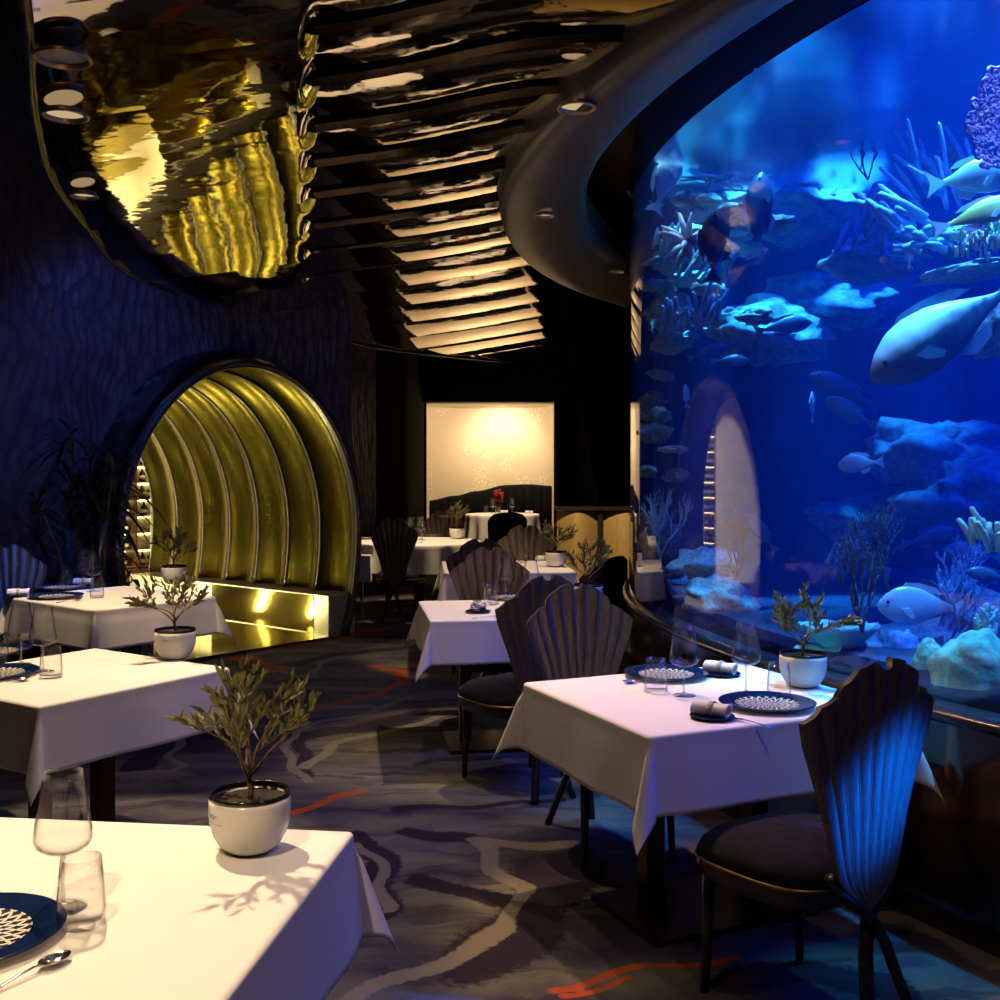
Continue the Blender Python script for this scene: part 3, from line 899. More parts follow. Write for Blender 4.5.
def make_chair():
    root = thing('dining_chair', 'bronze shell back dining chair', 'chair')
    mb = MB(); NS = 26; nt_ = len(TS)
    vs = []
    for sgn in (1, -1):
        for j in range(NS+1):
            for t in TS: vs.append(fan_surf(sgn, t, j/NS))
    fs = []; off = (NS+1)*nt_
    for j in range(NS):
        for i in range(nt_-1):
            a = j*nt_+i
            fs.append((a, a+1, a+nt_+1, a+nt_)); fs.append((off+a, off+a+nt_, off+a+nt_+1, off+a+1))
    for i in range(nt_-1):
        a = NS*nt_+i; fs.append((a, a+1, off+a+1, off+a))
        fs.append((i, off+i, off+i+1, i+1))
    for j in range(NS):
        a = j*nt_; fs.append((a, a+nt_, off+a+nt_, off+a))
        a = j*nt_+nt_-1; fs.append((a, off+a, off+a+nt_, a+nt_))
    mb.add(vs, fs)
    back = mb.build('backrest', M['bronze'], root, angle=40)
    for sgn in (-1,):
        for r in (-.62,-.37,-.12,.12,.37,.62):
            pts = []
            for j in range(2, 25):
                x, y, z = fan_surf(sgn, r, j/24); pts.append((x, y-.001, z))
            m2 = MB(); m2.tube(pts, .0032, 6); m2.build('rib', M['bronze'], back)
    # seat
    def outline(a, k=1.0):
        c, s_ = math.cos(a), math.sin(a)
        e = 2/3.2
        x = .245*k*math.copysign(abs(c)**e, c); y = .235*k*math.copysign(abs(s_)**e, s_)
        return x*(1 - .10*(-y/.235)), y + .265
    mb = MB()
    prof = [(0.,.515),(.35,.512),(.65,.50),(.85,.482),(.96,.458),(1.0,.435),(.99,.42)]
    def fseat(u, v):
        k, z = prof[round(v*(len(prof)-1))]
        x, y = outline(2*PI*u, max(k, .001)); return (x, y, z)
    mb.grid(40, len(prof)-1, fseat); mb.build('seat', M['velvet'], root)
    mb = MB(); mb.tube([outline(2*PI*i/44, 1.005)+(.419,) for i in range(45)], .0045, 6); mb.build('piping', M['brass_edge'], root)
    mb = MB()
    prof2 = [(.0,.36),(.93,.36),(.97,.375),(.985,.417),(0,.417)]
    def fap(u, v):
        k, z = prof2[round(v*4)]
        x, y = outline(2*PI*u, max(k,.001)); return (x, y, z)
    mb.grid(40, 4, fap); mb.build('seat_frame', M['black_wood'], root, angle=40)
    for sx in (1, -1):
        mb = MB()
        pts = smooth_poly([(.118*sx,.03*1,.46),(.085*sx,.012,.41),(.0,-.012+.016*sx,.325),(-.062*sx,-.05,.17),(-.105*sx,-.11,.0)], 5)
        mb.tube(pts, [.020+.003*math.sin(i) *0 for i in range(len(pts))], 8, flat=.8); mb.build('leg', M['black_wood'], root)
    for sx in (1, -1):
        mb = MB(); mb.tube([(.185*sx,.43,.40),(.188*sx,.435,.2),(.192*sx,.445,0)], [.021,.017,.013], 8); mb.build('leg', M['black_wood'], root)
    return root
chairs = Proto(make_chair())
CG = 'shell back dining chairs'
def chair(x, y, fx, fy, label):
    chairs.place((x, y, 0), math.atan2(-fx, fy), label, CG)

# ------------------------------------------------------------------ tables and cloths
def square_cloth(a, d, seed, lean=17):
    rr = random.Random(seed); ph = [rr.random()*6 for _ in range(8)]
    h = a/2
    def pos(u, v):
        ex = max(abs(u)-h, 0); ey = max(abs(v)-h, 0)
        sx = 1 if u > 0 else -1; sy = 1 if v > 0 else -1
        if ex == 0 and ey == 0:
            return (u, v, .7515 + .0006*math.sin(u*23+ph[0])*math.sin(v*19+ph[1]))
        r = math.hypot(ex, ey)
        fi = math.atan2(ey, ex)
        cor = min(1, 4*fi*(PI/2-fi)/(PI/2)**2) if ex > 0 and ey > 0 else 0
        # wave along the hanging side
        if ey == 0: wav = math.sin(v*9+ph[2])*.5 + math.sin(v*17+ph[3])*.35; edge = (abs(v)/h)**6
        elif ex == 0: wav = math.sin(u*9+ph[4])*.5 + math.sin(u*17+ph[5])*.35; edge = (abs(u)/h)**6
        else: wav = 0; edge = 1
        ang = R_(5 + lean*cor**1.3) + R_(3.2)*wav*(1-edge)
        rr_ = .012
        if r < rr_*PI/2:
            th = r/rr_; out = rr_*math.sin(th); dn = rr_*(1-math.cos(th))
        else:
            q = r-rr_*PI/2; out = rr_ + q*math.sin(ang)*min(1, q/.06); dn = rr_ + q*math.cos(ang)
        # bring the folded quarter together so the corner hangs as one pleat
        f2 = fi
        if ex > 0 and ey > 0:
            f2 = PI/4 + (fi-PI/4)*.9
        cx = math.cos(f2) if ex > 0 else 0; cy = math.sin(f2) if ey > 0 else 0
        if ex > 0 and ey == 0: cx = 1
        if ey > 0 and ex == 0: cy = 1
        return (sx*(min(abs(u), h) + out*cx), sy*(min(abs(v), h) + out*cy), .7515 - dn)
    mb = MB(); half = h + d
    def knots():
        ks = [-half+d*i/16 for i in range(16)] + [-h, ] + [-h+a*i/40 for i in range(1, 40)] + [h] + [h+d*i/16 for i in range(1, 17)]
        ks += [h+.006, h+.012, -h-.006, -h-.012, h+.019, -h-.019]
        return sorted(set(round(k, 5) for k in ks))
    K = knots(); n = len(K)
    vs = [pos(u, v) for v in K for u in K]
    fs = [(j*n+i, j*n+i+1, (j+1)*n+i+1, (j+1)*n+i) for j in range(n-1) for i in range(n-1)]
    mb.add(vs, fs)
    return mb
def round_cloth(r, d, seed, waves=14):
    rr = random.Random(seed); p1, p2 = rr.random()*6, rr.random()*6
    mb = MB()
    prof = [(0,.7515,0),(.5*r,.7515,0),(.9*r,.7515,0),(r,.7515,0),(r+.008,.748,0),(r+.014,.735,.1)] + [(r+.014+.03*k/10, .735-d*k/10, k/10) for k in range(1, 11)]
    def fn(u, v):
        rad, z, w = prof[round(v*(len(prof)-1))]
        a = 2*PI*u
        wv = w*(.035*math.sin(waves*a+p1) + .015*math.sin((waves+5)*a+p2))
        return ((rad+wv)*math.cos(a), (rad+wv)*math.sin(a), z)
    mb.grid(168, len(prof)-1, fn)
    return mb

def square_table(c, rz, a, d, seed, lab, clab, sx=1.0):
    t = thing('dining_table', lab, 'table', (c[0], c[1], 0), rz, 'square dining tables')
    mb = MB(); k = a/2 - .012; mb.box(-k, k, -k, k, .715, .7495); mb.build('tabletop', M['black_wood'], t, smooth=False)
    for s in (1, -1):
        mb = MB(); x = .195*s; mb.box(x-.032, x+.032, -.032, .032, .02, .715); mb.build('post', M['post_metal'], t, smooth=False)
    mb = MB(); mb.box(-.30, .30, -.22, .22, 0, .02); mb.build('base', M['post_metal'], t, smooth=False)
    cl = square_cloth(a, d, seed).build('tablecloth', M['cloth'], fix=True)
    cl.location = (c[0], c[1], 0); cl.rotation_euler = (0,0,rz); cl.scale = (sx, 1, 1); t.scale = (sx, 1, 1)
    so = cl.modifiers.new('thick', 'SOLIDIFY'); so.thickness = .0012; so.offset = 0
    tag(cl, clab, 'tablecloth', 'white square tablecloths')
    return t

ROT_A, ROT_B, ROT_C, ROT_D, ROT_E, ROT_F = -7.0, -33.4, 23.7, -38.5, 8.3, 4.0
def centre(corner, rot, a, sx, sy):
    """centre of a square table from one corner, sx/sy say which way the table lies from it in its own axes"""
    c, s = math.cos(R_(rot)), math.sin(R_(rot))
    x, y = sx*a/2, sy*a/2
    return (corner[0] + c*x - s*y, corner[1] + s*x + c*y)
CA = centre(on_table(348,833), ROT_A, .92, -1, -1)
CB = centre(on_table(39,706), ROT_B, .83, -1, 1)
CC = centre(on_table(651,736), ROT_C, .873, 1, 1)
CD = centre(on_table(95,610), ROT_D, .80, -1, 1)
CE = centre(on_table(432,621), ROT_E, .83, 1, 1)
CC = (CC[0]+.048*math.cos(R_(ROT_C)), CC[1]+.048*math.sin(R_(ROT_C)))
CD = (CD[0]-.08*math.cos(R_(ROT_D)), CD[1]-.08*math.sin(R_(ROT_D)))
CF = (.045, 8.78)
square_table(CA, R_(ROT_A), .92, .24, 1, 'square dining table in front, hidden under the nearest white cloth', 'nearest white tablecloth, carrying one pot, one wine glass and a spoon')
square_table(CB, R_(ROT_B), .83, .235, 2, 'square dining table on dark posts, second on the left behind the nearest table', 'white tablecloth on the left with a dark hanging side, second from the front')
square_table(CC, R_(ROT_C), .873, .245, 3, 'square dining table beside the tank, with the chair that glows blue', 'warm white tablecloth on the table beside the tank', 1.11)
square_table(CD, R_(ROT_D), .80, .235, 4, 'square dining table on the left in front of the golden tunnel', 'white tablecloth nearest the golden tunnel, two plates with blue rims on it', 1.2)
square_table(CE, R_(ROT_E), .83, .235, 5, 'square dining table in the middle of the room behind the pair of shell chairs', 'white tablecloth in the middle carrying a knotted striped napkin')
square_table(CF, R_(ROT_F), .98, .235, 6, 'square dining table behind the middle table', 'white tablecloth behind the two dark shell backs of the middle table')

def round_table(c, r, d, seed, lab, clab):
    t = thing('round_table', lab, 'table', (c[0], c[1], 0), 0, 'round dining tables')
    mb = MB(); mb.lathe([(r-.01,.715),(r-.01,.7495)], 48); mb.build('tabletop', M['black_wood'], t, angle=40)
    mb = MB(); mb.lathe([(.05,.03),(.05,.715)], 20); mb.build('post', M['post_metal'], t, angle=40)
    mb = MB(); mb.lathe([(.28,0),(.28,.015),(.05,.03)], 32); mb.build('base', M['post_metal'], t, angle=40)
    cl = round_cloth(r, d, seed).build('tablecloth', M['cloth']); cl.location = (c[0], c[1], 0)
    tag(cl, clab, 'tablecloth', 'white round tablecloths')
CG_, CH_ = (-.87, 11.72), (.04, 18.15)
round_table(CG_, .655, .27, 1, 'round dining table just right of the golden tunnel', 'white round tablecloth falling in folds just right of the golden tunnel')
round_table(CH_, .60, .42, 2, 'round dining table at the far end in front of the lit wallpaper', 'white round tablecloth at the far end under the red flowers')

# chairs, from the front
chair(.995, 2.97, -.50, .866, 'shell back chair in front with bright blue light down its back')
chair(.345, 4.72, .36, -.93, 'shell back chair facing us behind the far edge of the table beside the tank')
chair(.20, 5.2, -.47, .88, 'shell back chair turned away at the middle table, dark seat showing at its left')
chair(-.06, 6.86, .12, -.99, 'shell back chair with blue lit left side behind the tumbler of the middle table')
chair(-.135, 7.78, -.05, 1, 'darker shell back chair peeping out just behind another shell back on the middle table')
chair(.22, 9.42, .06, -1, 'shell back chair farthest along the row of square tables, before the brass partition')
chair(-1.05, 10.92, .15, .99, 'bronze shell back chair at the near side of the round table by the tunnel')
chair(-.66, 12.62, -.22, -.97, 'shell back chair on the far side of the round table by the tunnel')
chair(-3.17, 7.10, .72, -.69, 'blue lit shell back chair at the left edge of the photo by the dark palm')

# dark tub chairs
def make_tub():
    root = thing('tub_chair', 'dark velvet tub chair', 'chair')
    mb = MB()
    prof = [(.27,.30),(.30,.40),(.31,.62),(.31,.80),(.285,.83),(.26,.80),(.255,.50),(.25,.40)]
    def fn(u, v):
        a = R_(180 + 20) + R_(140)*u + 0
        a = R_(170) + R_(200)*u
        r, z = prof[round(v*(len(prof)-1))]
        drop = .20*(abs(u-.5)*2)**2.5
        zz = z - drop*max(0, (z-.4)/.43)
        return (r*math.cos(a), r*math.sin(a)+.27, zz)
    mb.grid(40, len(prof)-1, fn); mb.build('backrest', M['velvet'], root)
    mb = MB(); mb.lathe([(0,.34),(.25,.34),(.262,.38),(.25,.44),(.15,.465),(0,.47)], 32, 0, .28); mb.build('seat', M['velvet'], root)
    for (x, y) in ((.17,.10),(-.17,.10),(.17,.45),(-.17,.45)):
        mb = MB(); mb.tube([(x*.95,y,.36),(x*1.1,y+(y-.28)*.12,0)], [.02,.012], 8); mb.build('leg', M['black_wood'], root)
    return root
tubs = Proto(make_tub())
tubs.place((.98, 8.8, 0), math.atan2(1, 0), 'black tub chair beside the aquarium plinth, right of the middle tables', 'dark tub chairs')
tubs.place((.13, 16.95, 0), math.atan2(.05, 1), 'black tub chair with a rounded back in front of the far round table', 'dark tub chairs')

# small service stand with a cloth over it
st = thing('service_stand', 'small stand on a thin pole with a white cloth over it, right of the tunnel', 'stand', (-1.39, 11.08, 0))
mb = MB(); mb.lathe([(.13,0),(.13,.012),(.02,.03)], 24); mb.build('base', M['steel'], st, angle=40)
mb = MB(); mb.lathe([(.016,.02),(.016,.63)], 12); mb.build('pole', M['steel'], st, angle=40)
mb = MB(); mb.box(-.085,.085,-.085,.085,.63,.645); mb.build('tray', M['steel'], st, smooth=False)
cb = MB()
hw = .088
vs = [(-hw,-hw,.65),(hw,-hw,.65),(hw,hw,.65),(-hw,hw,.65),(-hw-.008,-hw-.012,.40),(hw+.012,-hw-.008,.39),(hw+.01,hw+.01,.41),(-hw-.012,hw+.01,.40)]
cb.add(vs, [(0,1,2,3),(0,4,5,1),(1,5,6,2),(2,6,7,3),(3,7,4,0)])
sc_ = cb.build('stand_cloth', M['cloth'], smooth=False); sc_.location = (-1.39,11.08,0)
tag(sc_, 'small white cloth hanging square over the service stand', 'cloth')

# ------------------------------------------------------------------ tableware prototypes
def make_wine():
    root = thing('wine_glass', 'clear stemmed wine glass', 'wine glass')
    mb = MB(); mb.lathe([(0,.0),(.042,.0),(.0425,.0015),(.030,.004),(.010,.007),(.0045,.012),(0,.013)], 40); mb.build('foot', M['glass_stem'], root)
    mb = MB(); mb.lathe([(.0045,.011),(.0034,.05),(.0036,.085),(.006,.098),(0,.1)], 16); mb.build('stem', M['glass_stem'], root)
    mb = MB(); o = [(.0,.098),(.012,.100),(.034,.106),(.047,.115),(.0515,.128),(.050,.146),(.045,.18),(.038,.22),(.0345,.249)]
    i = [(.0337,.249),(.0372,.22),(.0442,.18),(.0492,.146),(.0505,.129),(.046,.117),(.033,.108),(.012,.102),(.0,.101)]
    mb.lathe(o+i, 48); mb.build('bowl', M['glass'], root)
    return root
def make_tumbler():
    root = thing('tumbler', 'clear water tumbler', 'tumbler')
    mb = MB(); mb.lathe([(0,.0),(.038,.0),(.0415,.004),(.0415,.03),(.039,.07),(.0345,.118),(.0337,.118),(.0382,.07),(.0405,.03),(.039,.012),(.0,.011)], 48)
    mb.build('bowl', M['glass'], root)
    return root
def make_plate():
    root = thing('dinner_plate', 'navy rimmed dinner plate', 'plate')
    mb = MB(); mb.lathe([(0,.003),(.09,.003),(.094,0),(.10,0),(.102,.004),(.13,.010),(.158,.0165),(.158,.018)], 64, cap=False); mb.build('underside', M['porcelain'], root)
    mb = MB(); mb.lathe([(.104,.0115),(.120,.0145),(.150,.0195),(.158,.0195),(.1605,.0185),(.1595,.0165)], 72, cap=False); mb.build('rim', M['navy'], root)
    mb = MB(); mb.lathe([(0,.0085),(.085,.0085),(.1045,.0117)], 72, cap=False); mb.build('well', M['plate_pattern'], root)
    return root
def make_side():
    root = thing('side_plate', 'small dark side plate', 'plate')
    mb = MB(); mb.lathe([(0,.002),(.035,.002),(.038,0),(.042,0),(.044,.003),(.070,.009),(.071,.0105),(.045,.0055),(0,.005)], 48); mb.build('dish', M['navy'], root)
    return root
def make_napkin():
    root = thing('napkin', 'rolled white napkin', 'napkin')
    mb = MB()
    def fn(u, v):
        x = -.062 + .124*u
        a = 2*PI*v*2.5
        r = .0225*(1 - .20*v) * (1 + .10*math.sin(u*7)) * (1+.16*abs(u-.5))
        return (x + .004*math.sin(a), r*math.cos(a), .0215 + r*math.sin(a)*.9)
    mb.grid(24, 60, fn); o = mb.build('roll', M['cloth'], root)
    so = o.modifiers.new('thick', 'SOLIDIFY'); so.thickness = .003; so.offset = 0
    mb = MB(); ps = []
    def fb2(u, v):
        a = 2*PI*u; return (-.004+.016*v, .0262*math.cos(a), .0225 + .0238*math.sin(a))
    mb.grid(32, 1, fb2); o = mb.build('band', M['napkin_band'], root)
    so = o.modifiers.new('thick', 'SOLIDIFY'); so.thickness = .002; so.offset = 0
    return root
M['napkin_band'] = pbr('beige_napkin_band', (.50,.42,.30), .7)
M['stripe'] = pbr('striped_linen', (.70,.68,.64), .85, col2=(.10,.11,.16), nscale=26, stretch=(1,.2,5), ndetail=0, nlo=.48, nhi=.52)
def make_knot():
    root = thing('napkin', 'knotted striped napkin', 'napkin')
    mb = MB(); pts = [(.03*math.cos(t)*(1+.25*math.sin(2*t)), .024*math.sin(t*1.0)*(1+.2*math.cos(3*t)), .024+.012*math.sin(2.5*t)) for t in [i*.35 for i in range(30)]]
    mb.tube(pts, [.012+.003*math.sin(i) for i in range(30)], 10); mb.build('knot', M['stripe'], root)
    return root
def make_spoon():
    root = thing('spoon', 'silver dessert spoon', 'spoon')
    mb = MB()
    def fn(u, v):
        a = 2*PI*u; r = v
        x = .0175*r*math.cos(a)*(1-.12*math.sin(a)); y = .029*r*math.sin(a)
        return (x, y, .0035 + .0085*r*r)
    mb.grid(32, 8, fn); o = mb.build('spoon_bowl', M['steel'], root)
    so = o.modifiers.new('thick', 'SOLIDIFY'); so.thickness = .0014; so.offset = 1
    mb = MB(); mb.tube([(0,-.027,.011),(0,-.04,.0125),(0,-.07,.011),(0,-.11,.006),(0,-.15,.0035)], [.0042,.003,.003,.0042,.0062], 10, flat=.42); mb.build('handle', M['steel'], root)
    return root
def make_fork():
    root = thing('fork', 'silver table fork', 'fork')
    for x in (-.009,-.003,.003,.009):
        mb = MB(); mb.tube([(x,.06,.006),(x,.03,.0045),(x*.9,.012,.006)], [.0012,.0015,.0017], 6); mb.build('tine', M['steel'], root)
    mb = MB(); mb.tube([(0,.016,.006),(0,.0,.008),(0,-.02,.009),(0,-.07,.008),(0,-.13,.004)], [.0105,.009,.003,.003,.006], 10, flat=.3); mb.build('handle', M['steel'], root)
    return root

def make_olive(seed, n_main=6):
    rr = random.Random(seed)
    root = thing('potted_olive_tree', 'olive tree in a white pot', 'potted plant')
    mb = MB(); mb.lathe([(0,.004),(.046,.004),(.050,.006),(.064,.018),(.0755,.038),(.0825,.062),(.0848,.085),(.0845,.103),(.0838,.114),(.081,.114),(.080,.10),(.05,.06),(0,.05)], 56)
    pot = mb.build('pot', M['porcelain'], root)
    mb = MB(); mb.lathe([(.0838,.1135),(.0838,.120),(.082,.1245),(.079,.1235),(.0785,.1135)], 56, closed=True); mb.build('rim', M['black_rim'], pot)
    mb = MB(); mb.lathe([(.0,0.0),(.043,0.0),(.046,.004),(.044,.0055),(0,.0055)], 40); mb.build('foot_ring', M['black_rim'], pot)
    # small printed lines on the pot
    mb = MB()
    for row, (z, w, hgt) in enumerate(((.0885,.030,.0024),(.0835,.026,.0024),(.073,.046,.0016))):
        x = 0
        while x < w:
            cw = rr.choice((.0016,.0024,.003))
            def rad(zz): return lerp_tab([(.038,.0757),(.062,.0827),(.085,.0850),(.103,.0847)], zz) + .0006
            a0 = -PI*.84 + x/.083; a1 = a0 + cw/.083
            r0, r1 = rad(z), rad(z+hgt)
            mb.add([(r0*math.cos(a0),r0*math.sin(a0),z),(r0*math.cos(a1),r0*math.sin(a1),z),(r1*math.cos(a1),r1*math.sin(a1),z+hgt),(r1*math.cos(a0),r1*math.sin(a0),z+hgt)], [(0,1,2,3)])
            x += cw + rr.choice((.0008,.0012,.0035 if row == 2 else .001))
    mb.build('lettering', M['ink'], pot, smooth=False)
    mb = MB(); mb.grid(24, 6, lambda u, v: (.079*v*math.cos(2*PI*u), .079*v*math.sin(2*PI*u), .108 + .006*noise.noise(Vector((v*9*math.cos(2*PI*u), v*9*math.sin(2*PI*u), seed)))))
    mb.build('soil', M['soil'], root)
    wood = MB(); lv = MB()
    def leaf(p, d, L):
        d = d.normalized(); side = d.cross(Vector((rr.uniform(-1,1), rr.uniform(-1,1), rr.uniform(-.2,1)))).normalized()
        nrm = side.cross(d)
        w = L*.15
        pts = [p, p+d*L*.3+side*w+nrm*.002, p+d*L*.65+side*w*.85+nrm*.002, p+d*L, p+d*L*.65-side*w*.85+nrm*.002, p+d*L*.3-side*w+nrm*.002, p+d*L*.3-nrm*.001, p+d*L*.65-nrm*.001]
        lv.add(pts, [(0,6,1),(6,7,2,1),(7,3,2),(0,5,6),(5,4,7,6),(4,3,7)])
    def twig(p, d, L, r, level):
        pts = [p]; q = p.copy(); dd = d.normalized()
        steps = 5
        for i in range(steps):
            dd = (dd + Vector((rr.uniform(-.22,.22), rr.uniform(-.22,.22), rr.uniform(-.12,.15)))).normalized()
            q = q + dd*L/steps; pts.append(q.copy())
        wood.tube(pts, [r*(1-.45*i/steps) for i in range(steps+1)], 6)
        if level >= 2:
            for i in range(1, steps+1):
                for k in range(2 if i < steps else 3):
                    if rr.random() < .72:
                        o = Vector((rr.uniform(-1,1), rr.uniform(-1,1), rr.uniform(-.2,.9)))
                        leaf(pts[i], dd*.9 + o*.8, rr.uniform(.022,.040))
        if level < 3:
            for k in range(3 if level == 1 else 2):
                i = rr.choice((3,4,5)) if k else 5
                o = Vector((rr.uniform(-1,1), rr.uniform(-1,1), rr.uniform(-.35,.55)))
                twig(pts[i], dd + o*.75, L*rr.uniform(.58,.85), r*.55, level+1)
    trunk = [Vector((0,0,.10)), Vector((.002,.001,.125)), Vector((-.003,.0,.15)), Vector((.001,0,.165))]
    wood.tube(trunk, [.0062,.0058,.0056,.005], 8)
    for k in range(n_main):
        a = 2*PI*(k + rr.random()*.5)/n_main
        lean = rr.uniform(.5, 1.25)
        twig(trunk[-1 if k % 2 else -2], Vector((math.cos(a)*lean, math.sin(a)*lean, 1)), rr.uniform(.085,.115), .0036, 1)
    wood.build('branches', M['bark'], root); lv.build('foliage', M['leaf'], root)
    return root

wine, tumb, plate, side, nap, knot, spoon, fork = [Proto(f()) for f in (make_wine, make_tumbler, make_plate, make_side, make_napkin, make_knot, make_spoon, make_fork)]
olives = [Proto(make_olive(s)) for s in (11, 23, 5)]
ZT = .7522
def put(proto, px, py, label, group, rz=0., z=ZT, scale=None):
    x, y = on_table(px, py)
    return proto.place((x, y, z), R_(rz), label, group, scale)
GW, GT, GP, GS, GN, GC, GO = 'stemmed wine glasses', 'water tumblers', 'dinner plates with navy rims', 'small side plates', 'rolled napkins', 'cutlery', 'olive trees in white pots'
# nearest table
put(wine, 63, 909, 'wine glass standing alone on the nearest table, left of the big olive pot', GW)
put(tumb, 81, 925, 'water tumbler on the nearest table in front of the wine glass stem', GT)
put(plate, -34, 941, 'dinner plate with navy rim cut by the left edge on the nearest table', GP)
put(spoon, 55, 966, 'silver spoon with round bowl on the nearest table beside the plate', GC, -28)
put(olives[0], 250, 851, 'large looking olive tree in a white pot on the nearest table corner', GO, 0)
# second table on the left
put(wine, 21, 665, 'wine glass on the second left table, the one nearer the left edge', GW)
put(wine, 43, 672, 'wine glass on the second left table, right of the other one', GW)
put(tumb, 51, 678, 'water tumbler on the second left table in front of the wine glasses', GT)
put(tumb, -2, 662, 'water tumbler cut by the left edge on the second left table', GT)
put(plate, -8, 654, 'dinner plate farther from us on the second left table', GP)
put(plate, -5, 676, 'dinner plate nearer to us on the second left table', GP)
put(spoon, 22, 682, 'silver spoon on the second left table beside the nearer plate', GC, -40)
put(side, 19, 645, 'side plate under the rolled napkin on the second left table', GS)
put(nap, 19, 645, 'rolled white napkin at the far side of the second left table', GN, 20, ZT+.0055)
put(olives[1], 175, 659, 'olive tree in a white pot on the far corner of the second left table', GO, 40)
# table in front of the tunnel
put(wine, 84, 588, 'left wine glass of the pair on the table before the tunnel', GW)
put(wine, 93, 592, 'right wine glass of the pair on the table before the tunnel', GW)
put(tumb, 66, 588, 'water tumbler left of the wine glasses on the table before the tunnel', GT)
put(tumb, 97, 598, 'water tumbler right of the wine glasses on the table before the tunnel', GT)
put(plate, 56, 598, 'dinner plate in front on the table before the tunnel', GP)
put(plate, 60, 589, 'dinner plate behind the front one on the table before the tunnel', GP)
put(spoon, 78, 601, 'silver spoon beside the front plate on the table before the tunnel', GC, -30)
put(side, 18, 597, 'side plate under the napkin at left on the table before the tunnel', GS)
put(nap, 18, 597, 'rolled white napkin near the blue lit chair', GN, 15, ZT+.0055)
put(nap, 83, 585, 'rolled white napkin behind the wine glass pair in front of the tunnel', GN, 10)
put(olives[2], 174, 584, 'olive tree in a white pot against the golden tunnel ribs', GO, 0)
# table beside the tank
put(plate, 767, 707, 'dinner plate nearest the blue glowing chair on the table beside the tank', GP, 70)
put(plate, 666, 677, 'dinner plate at the far left of the table beside the tank', GP, 20)
put(tumb, 656, 692, 'water tumbler standing before the far plate on the table beside the tank', GT)
put(wine, 684, 696, 'left wine glass on the table beside the tank', GW)
put(wine, 746, 694, 'right wine glass on the table beside the tank', GW)
put(tumb, 779, 697, 'water tumbler behind the near plate on the table beside the tank', GT)
put(side, 722, 676, 'side plate under the far napkin on the table beside the tank', GS)
put(nap, 720, 675, 'rolled white napkin at the far edge of the table beside the tank', GN, -35, ZT+.0055)
put(side, 712, 719, 'side plate under the near napkin on the table beside the tank', GS)
put(nap, 711, 718, 'rolled white napkin on the front edge of the table beside the tank', GN, -38, ZT+.0055)
put(fork, 740, 722, 'silver fork between napkin and near plate on the table beside the tank', GC, 35)
put(spoon, 630, 684, 'silver spoon at the far left corner of the table beside the tank', GC, 110)
put(olives[1], 803, 687, 'olive tree in a white pot in front of the aquarium glass', GO, 150)
# middle table
put(knot, 478, 613, 'knotted striped napkin on the near edge of the middle table', 'knotted napkins', 0, ZT+.006)
put(side, 478, 613, 'side plate under the knotted napkin on the middle table', GS)
put(tumb, 491, 605, 'water tumbler on the middle table left of its wine glass', GT)
put(wine, 506, 600, 'wine glass with thin stem on the middle table right of the tumbler', GW)
put(wine, 531, 602, 'wine glass on the middle table beside the shell chair', GW)
put(plate, 512, 599, 'dinner plate beneath the wine glass of the middle table', GP)
put(spoon, 477, 603, 'silver spoon at left behind the knotted napkin on the middle table', GC, 60)
put(fork, 494, 618, 'silver fork right of the knotted napkin on the middle table', GC, -60)
put(olives[2], 588, 606, 'olive tree whose white pot is half hidden by the shell chair of the middle table', GO, 90)
# table behind it
put(wine, 515, 555, 'wine glass on the table behind the middle one', GW)
put(tumb, 522, 563, 'water tumbler in front of the wine glass on the table behind the middle one', GT)
put(tumb, 500, 558, 'water tumbler left of the wine glass on the table behind the middle one', GT)
put(nap, 543, 561, 'rolled white napkin left of the pot on the table behind the middle one', GN, 30)
put(olives[1], 556, 567, 'olive tree in a white pot in front of the brass partition', GO, 220)
# round table by the tunnel
put(wine, 411, 541, 'left wine glass on the round table by the tunnel', GW)
put(wine, 421, 540, 'right wine glass on the round table by the tunnel', GW)
put(tumb, 419, 543, 'water tumbler on the round table by the tunnel', GT)
put(plate, 368, 539, 'dinner plate at the left side of the round table by the tunnel', GP)
put(plate, 434, 536, 'dinner plate at the far side of the round table by the tunnel', GP)
put(olives[0], 457, 539, 'olive tree in a white pot on the round table by the tunnel', GO, 60)
# far round table
put(wine, 493, 513.5, 'left wine glass on the far round table', GW)
put(wine, 512, 513.5, 'right wine glass on the far round table', GW)
put(tumb, 486, 513, 'water tumbler on the far round table', GT)
put(nap, 504, 513, 'rolled napkin beside the red flowers on the far round table', GN, 0)
put(nap, 529, 513.5, 'rolled napkin at the right of the far round table', GN, 0)
vx, vy = on_table(498, 515)
vz = thing('flower_vase', 'small glass vase of red flowers on the far round table', 'vase', (vx, vy, ZT))
mb = MB(); mb.lathe([(0,.0),(.045,.0),(.05,.01),(.045,.12),(.05,.14),(.047,.14),(.042,.12),(.046,.012),(0,.01)], 24); mb.build('vase', M['glass'], vz)
rr = random.Random(4)
for k in range(9):
    a = k*2.4; r = .03 + .07*rr.random(); h = .22 + .16*rr.random()
    p = (r*math.cos(a), r*math.sin(a), h)
    m2 = MB(); m2.tube([(0,0,.02),(p[0]*.4,p[1]*.4,.13),p], .003, 5); s = m2.build('stem', M['palm'], vz)
    m2 = MB()
    for q in range(9):
        b = q*2.4; t = .5+.5*rr.random()
        c = Vector(p) + Vector((math.cos(b)*.02, math.sin(b)*.02, .008*q-.02))
        m2.lathe([(0,-.02),(.022*t,-.008),(.026*t,.008),(.012*t,.022),(0,.024)], 7, c.x, c.y, c.z)
    m2.build('blossom', M['flower'], s)
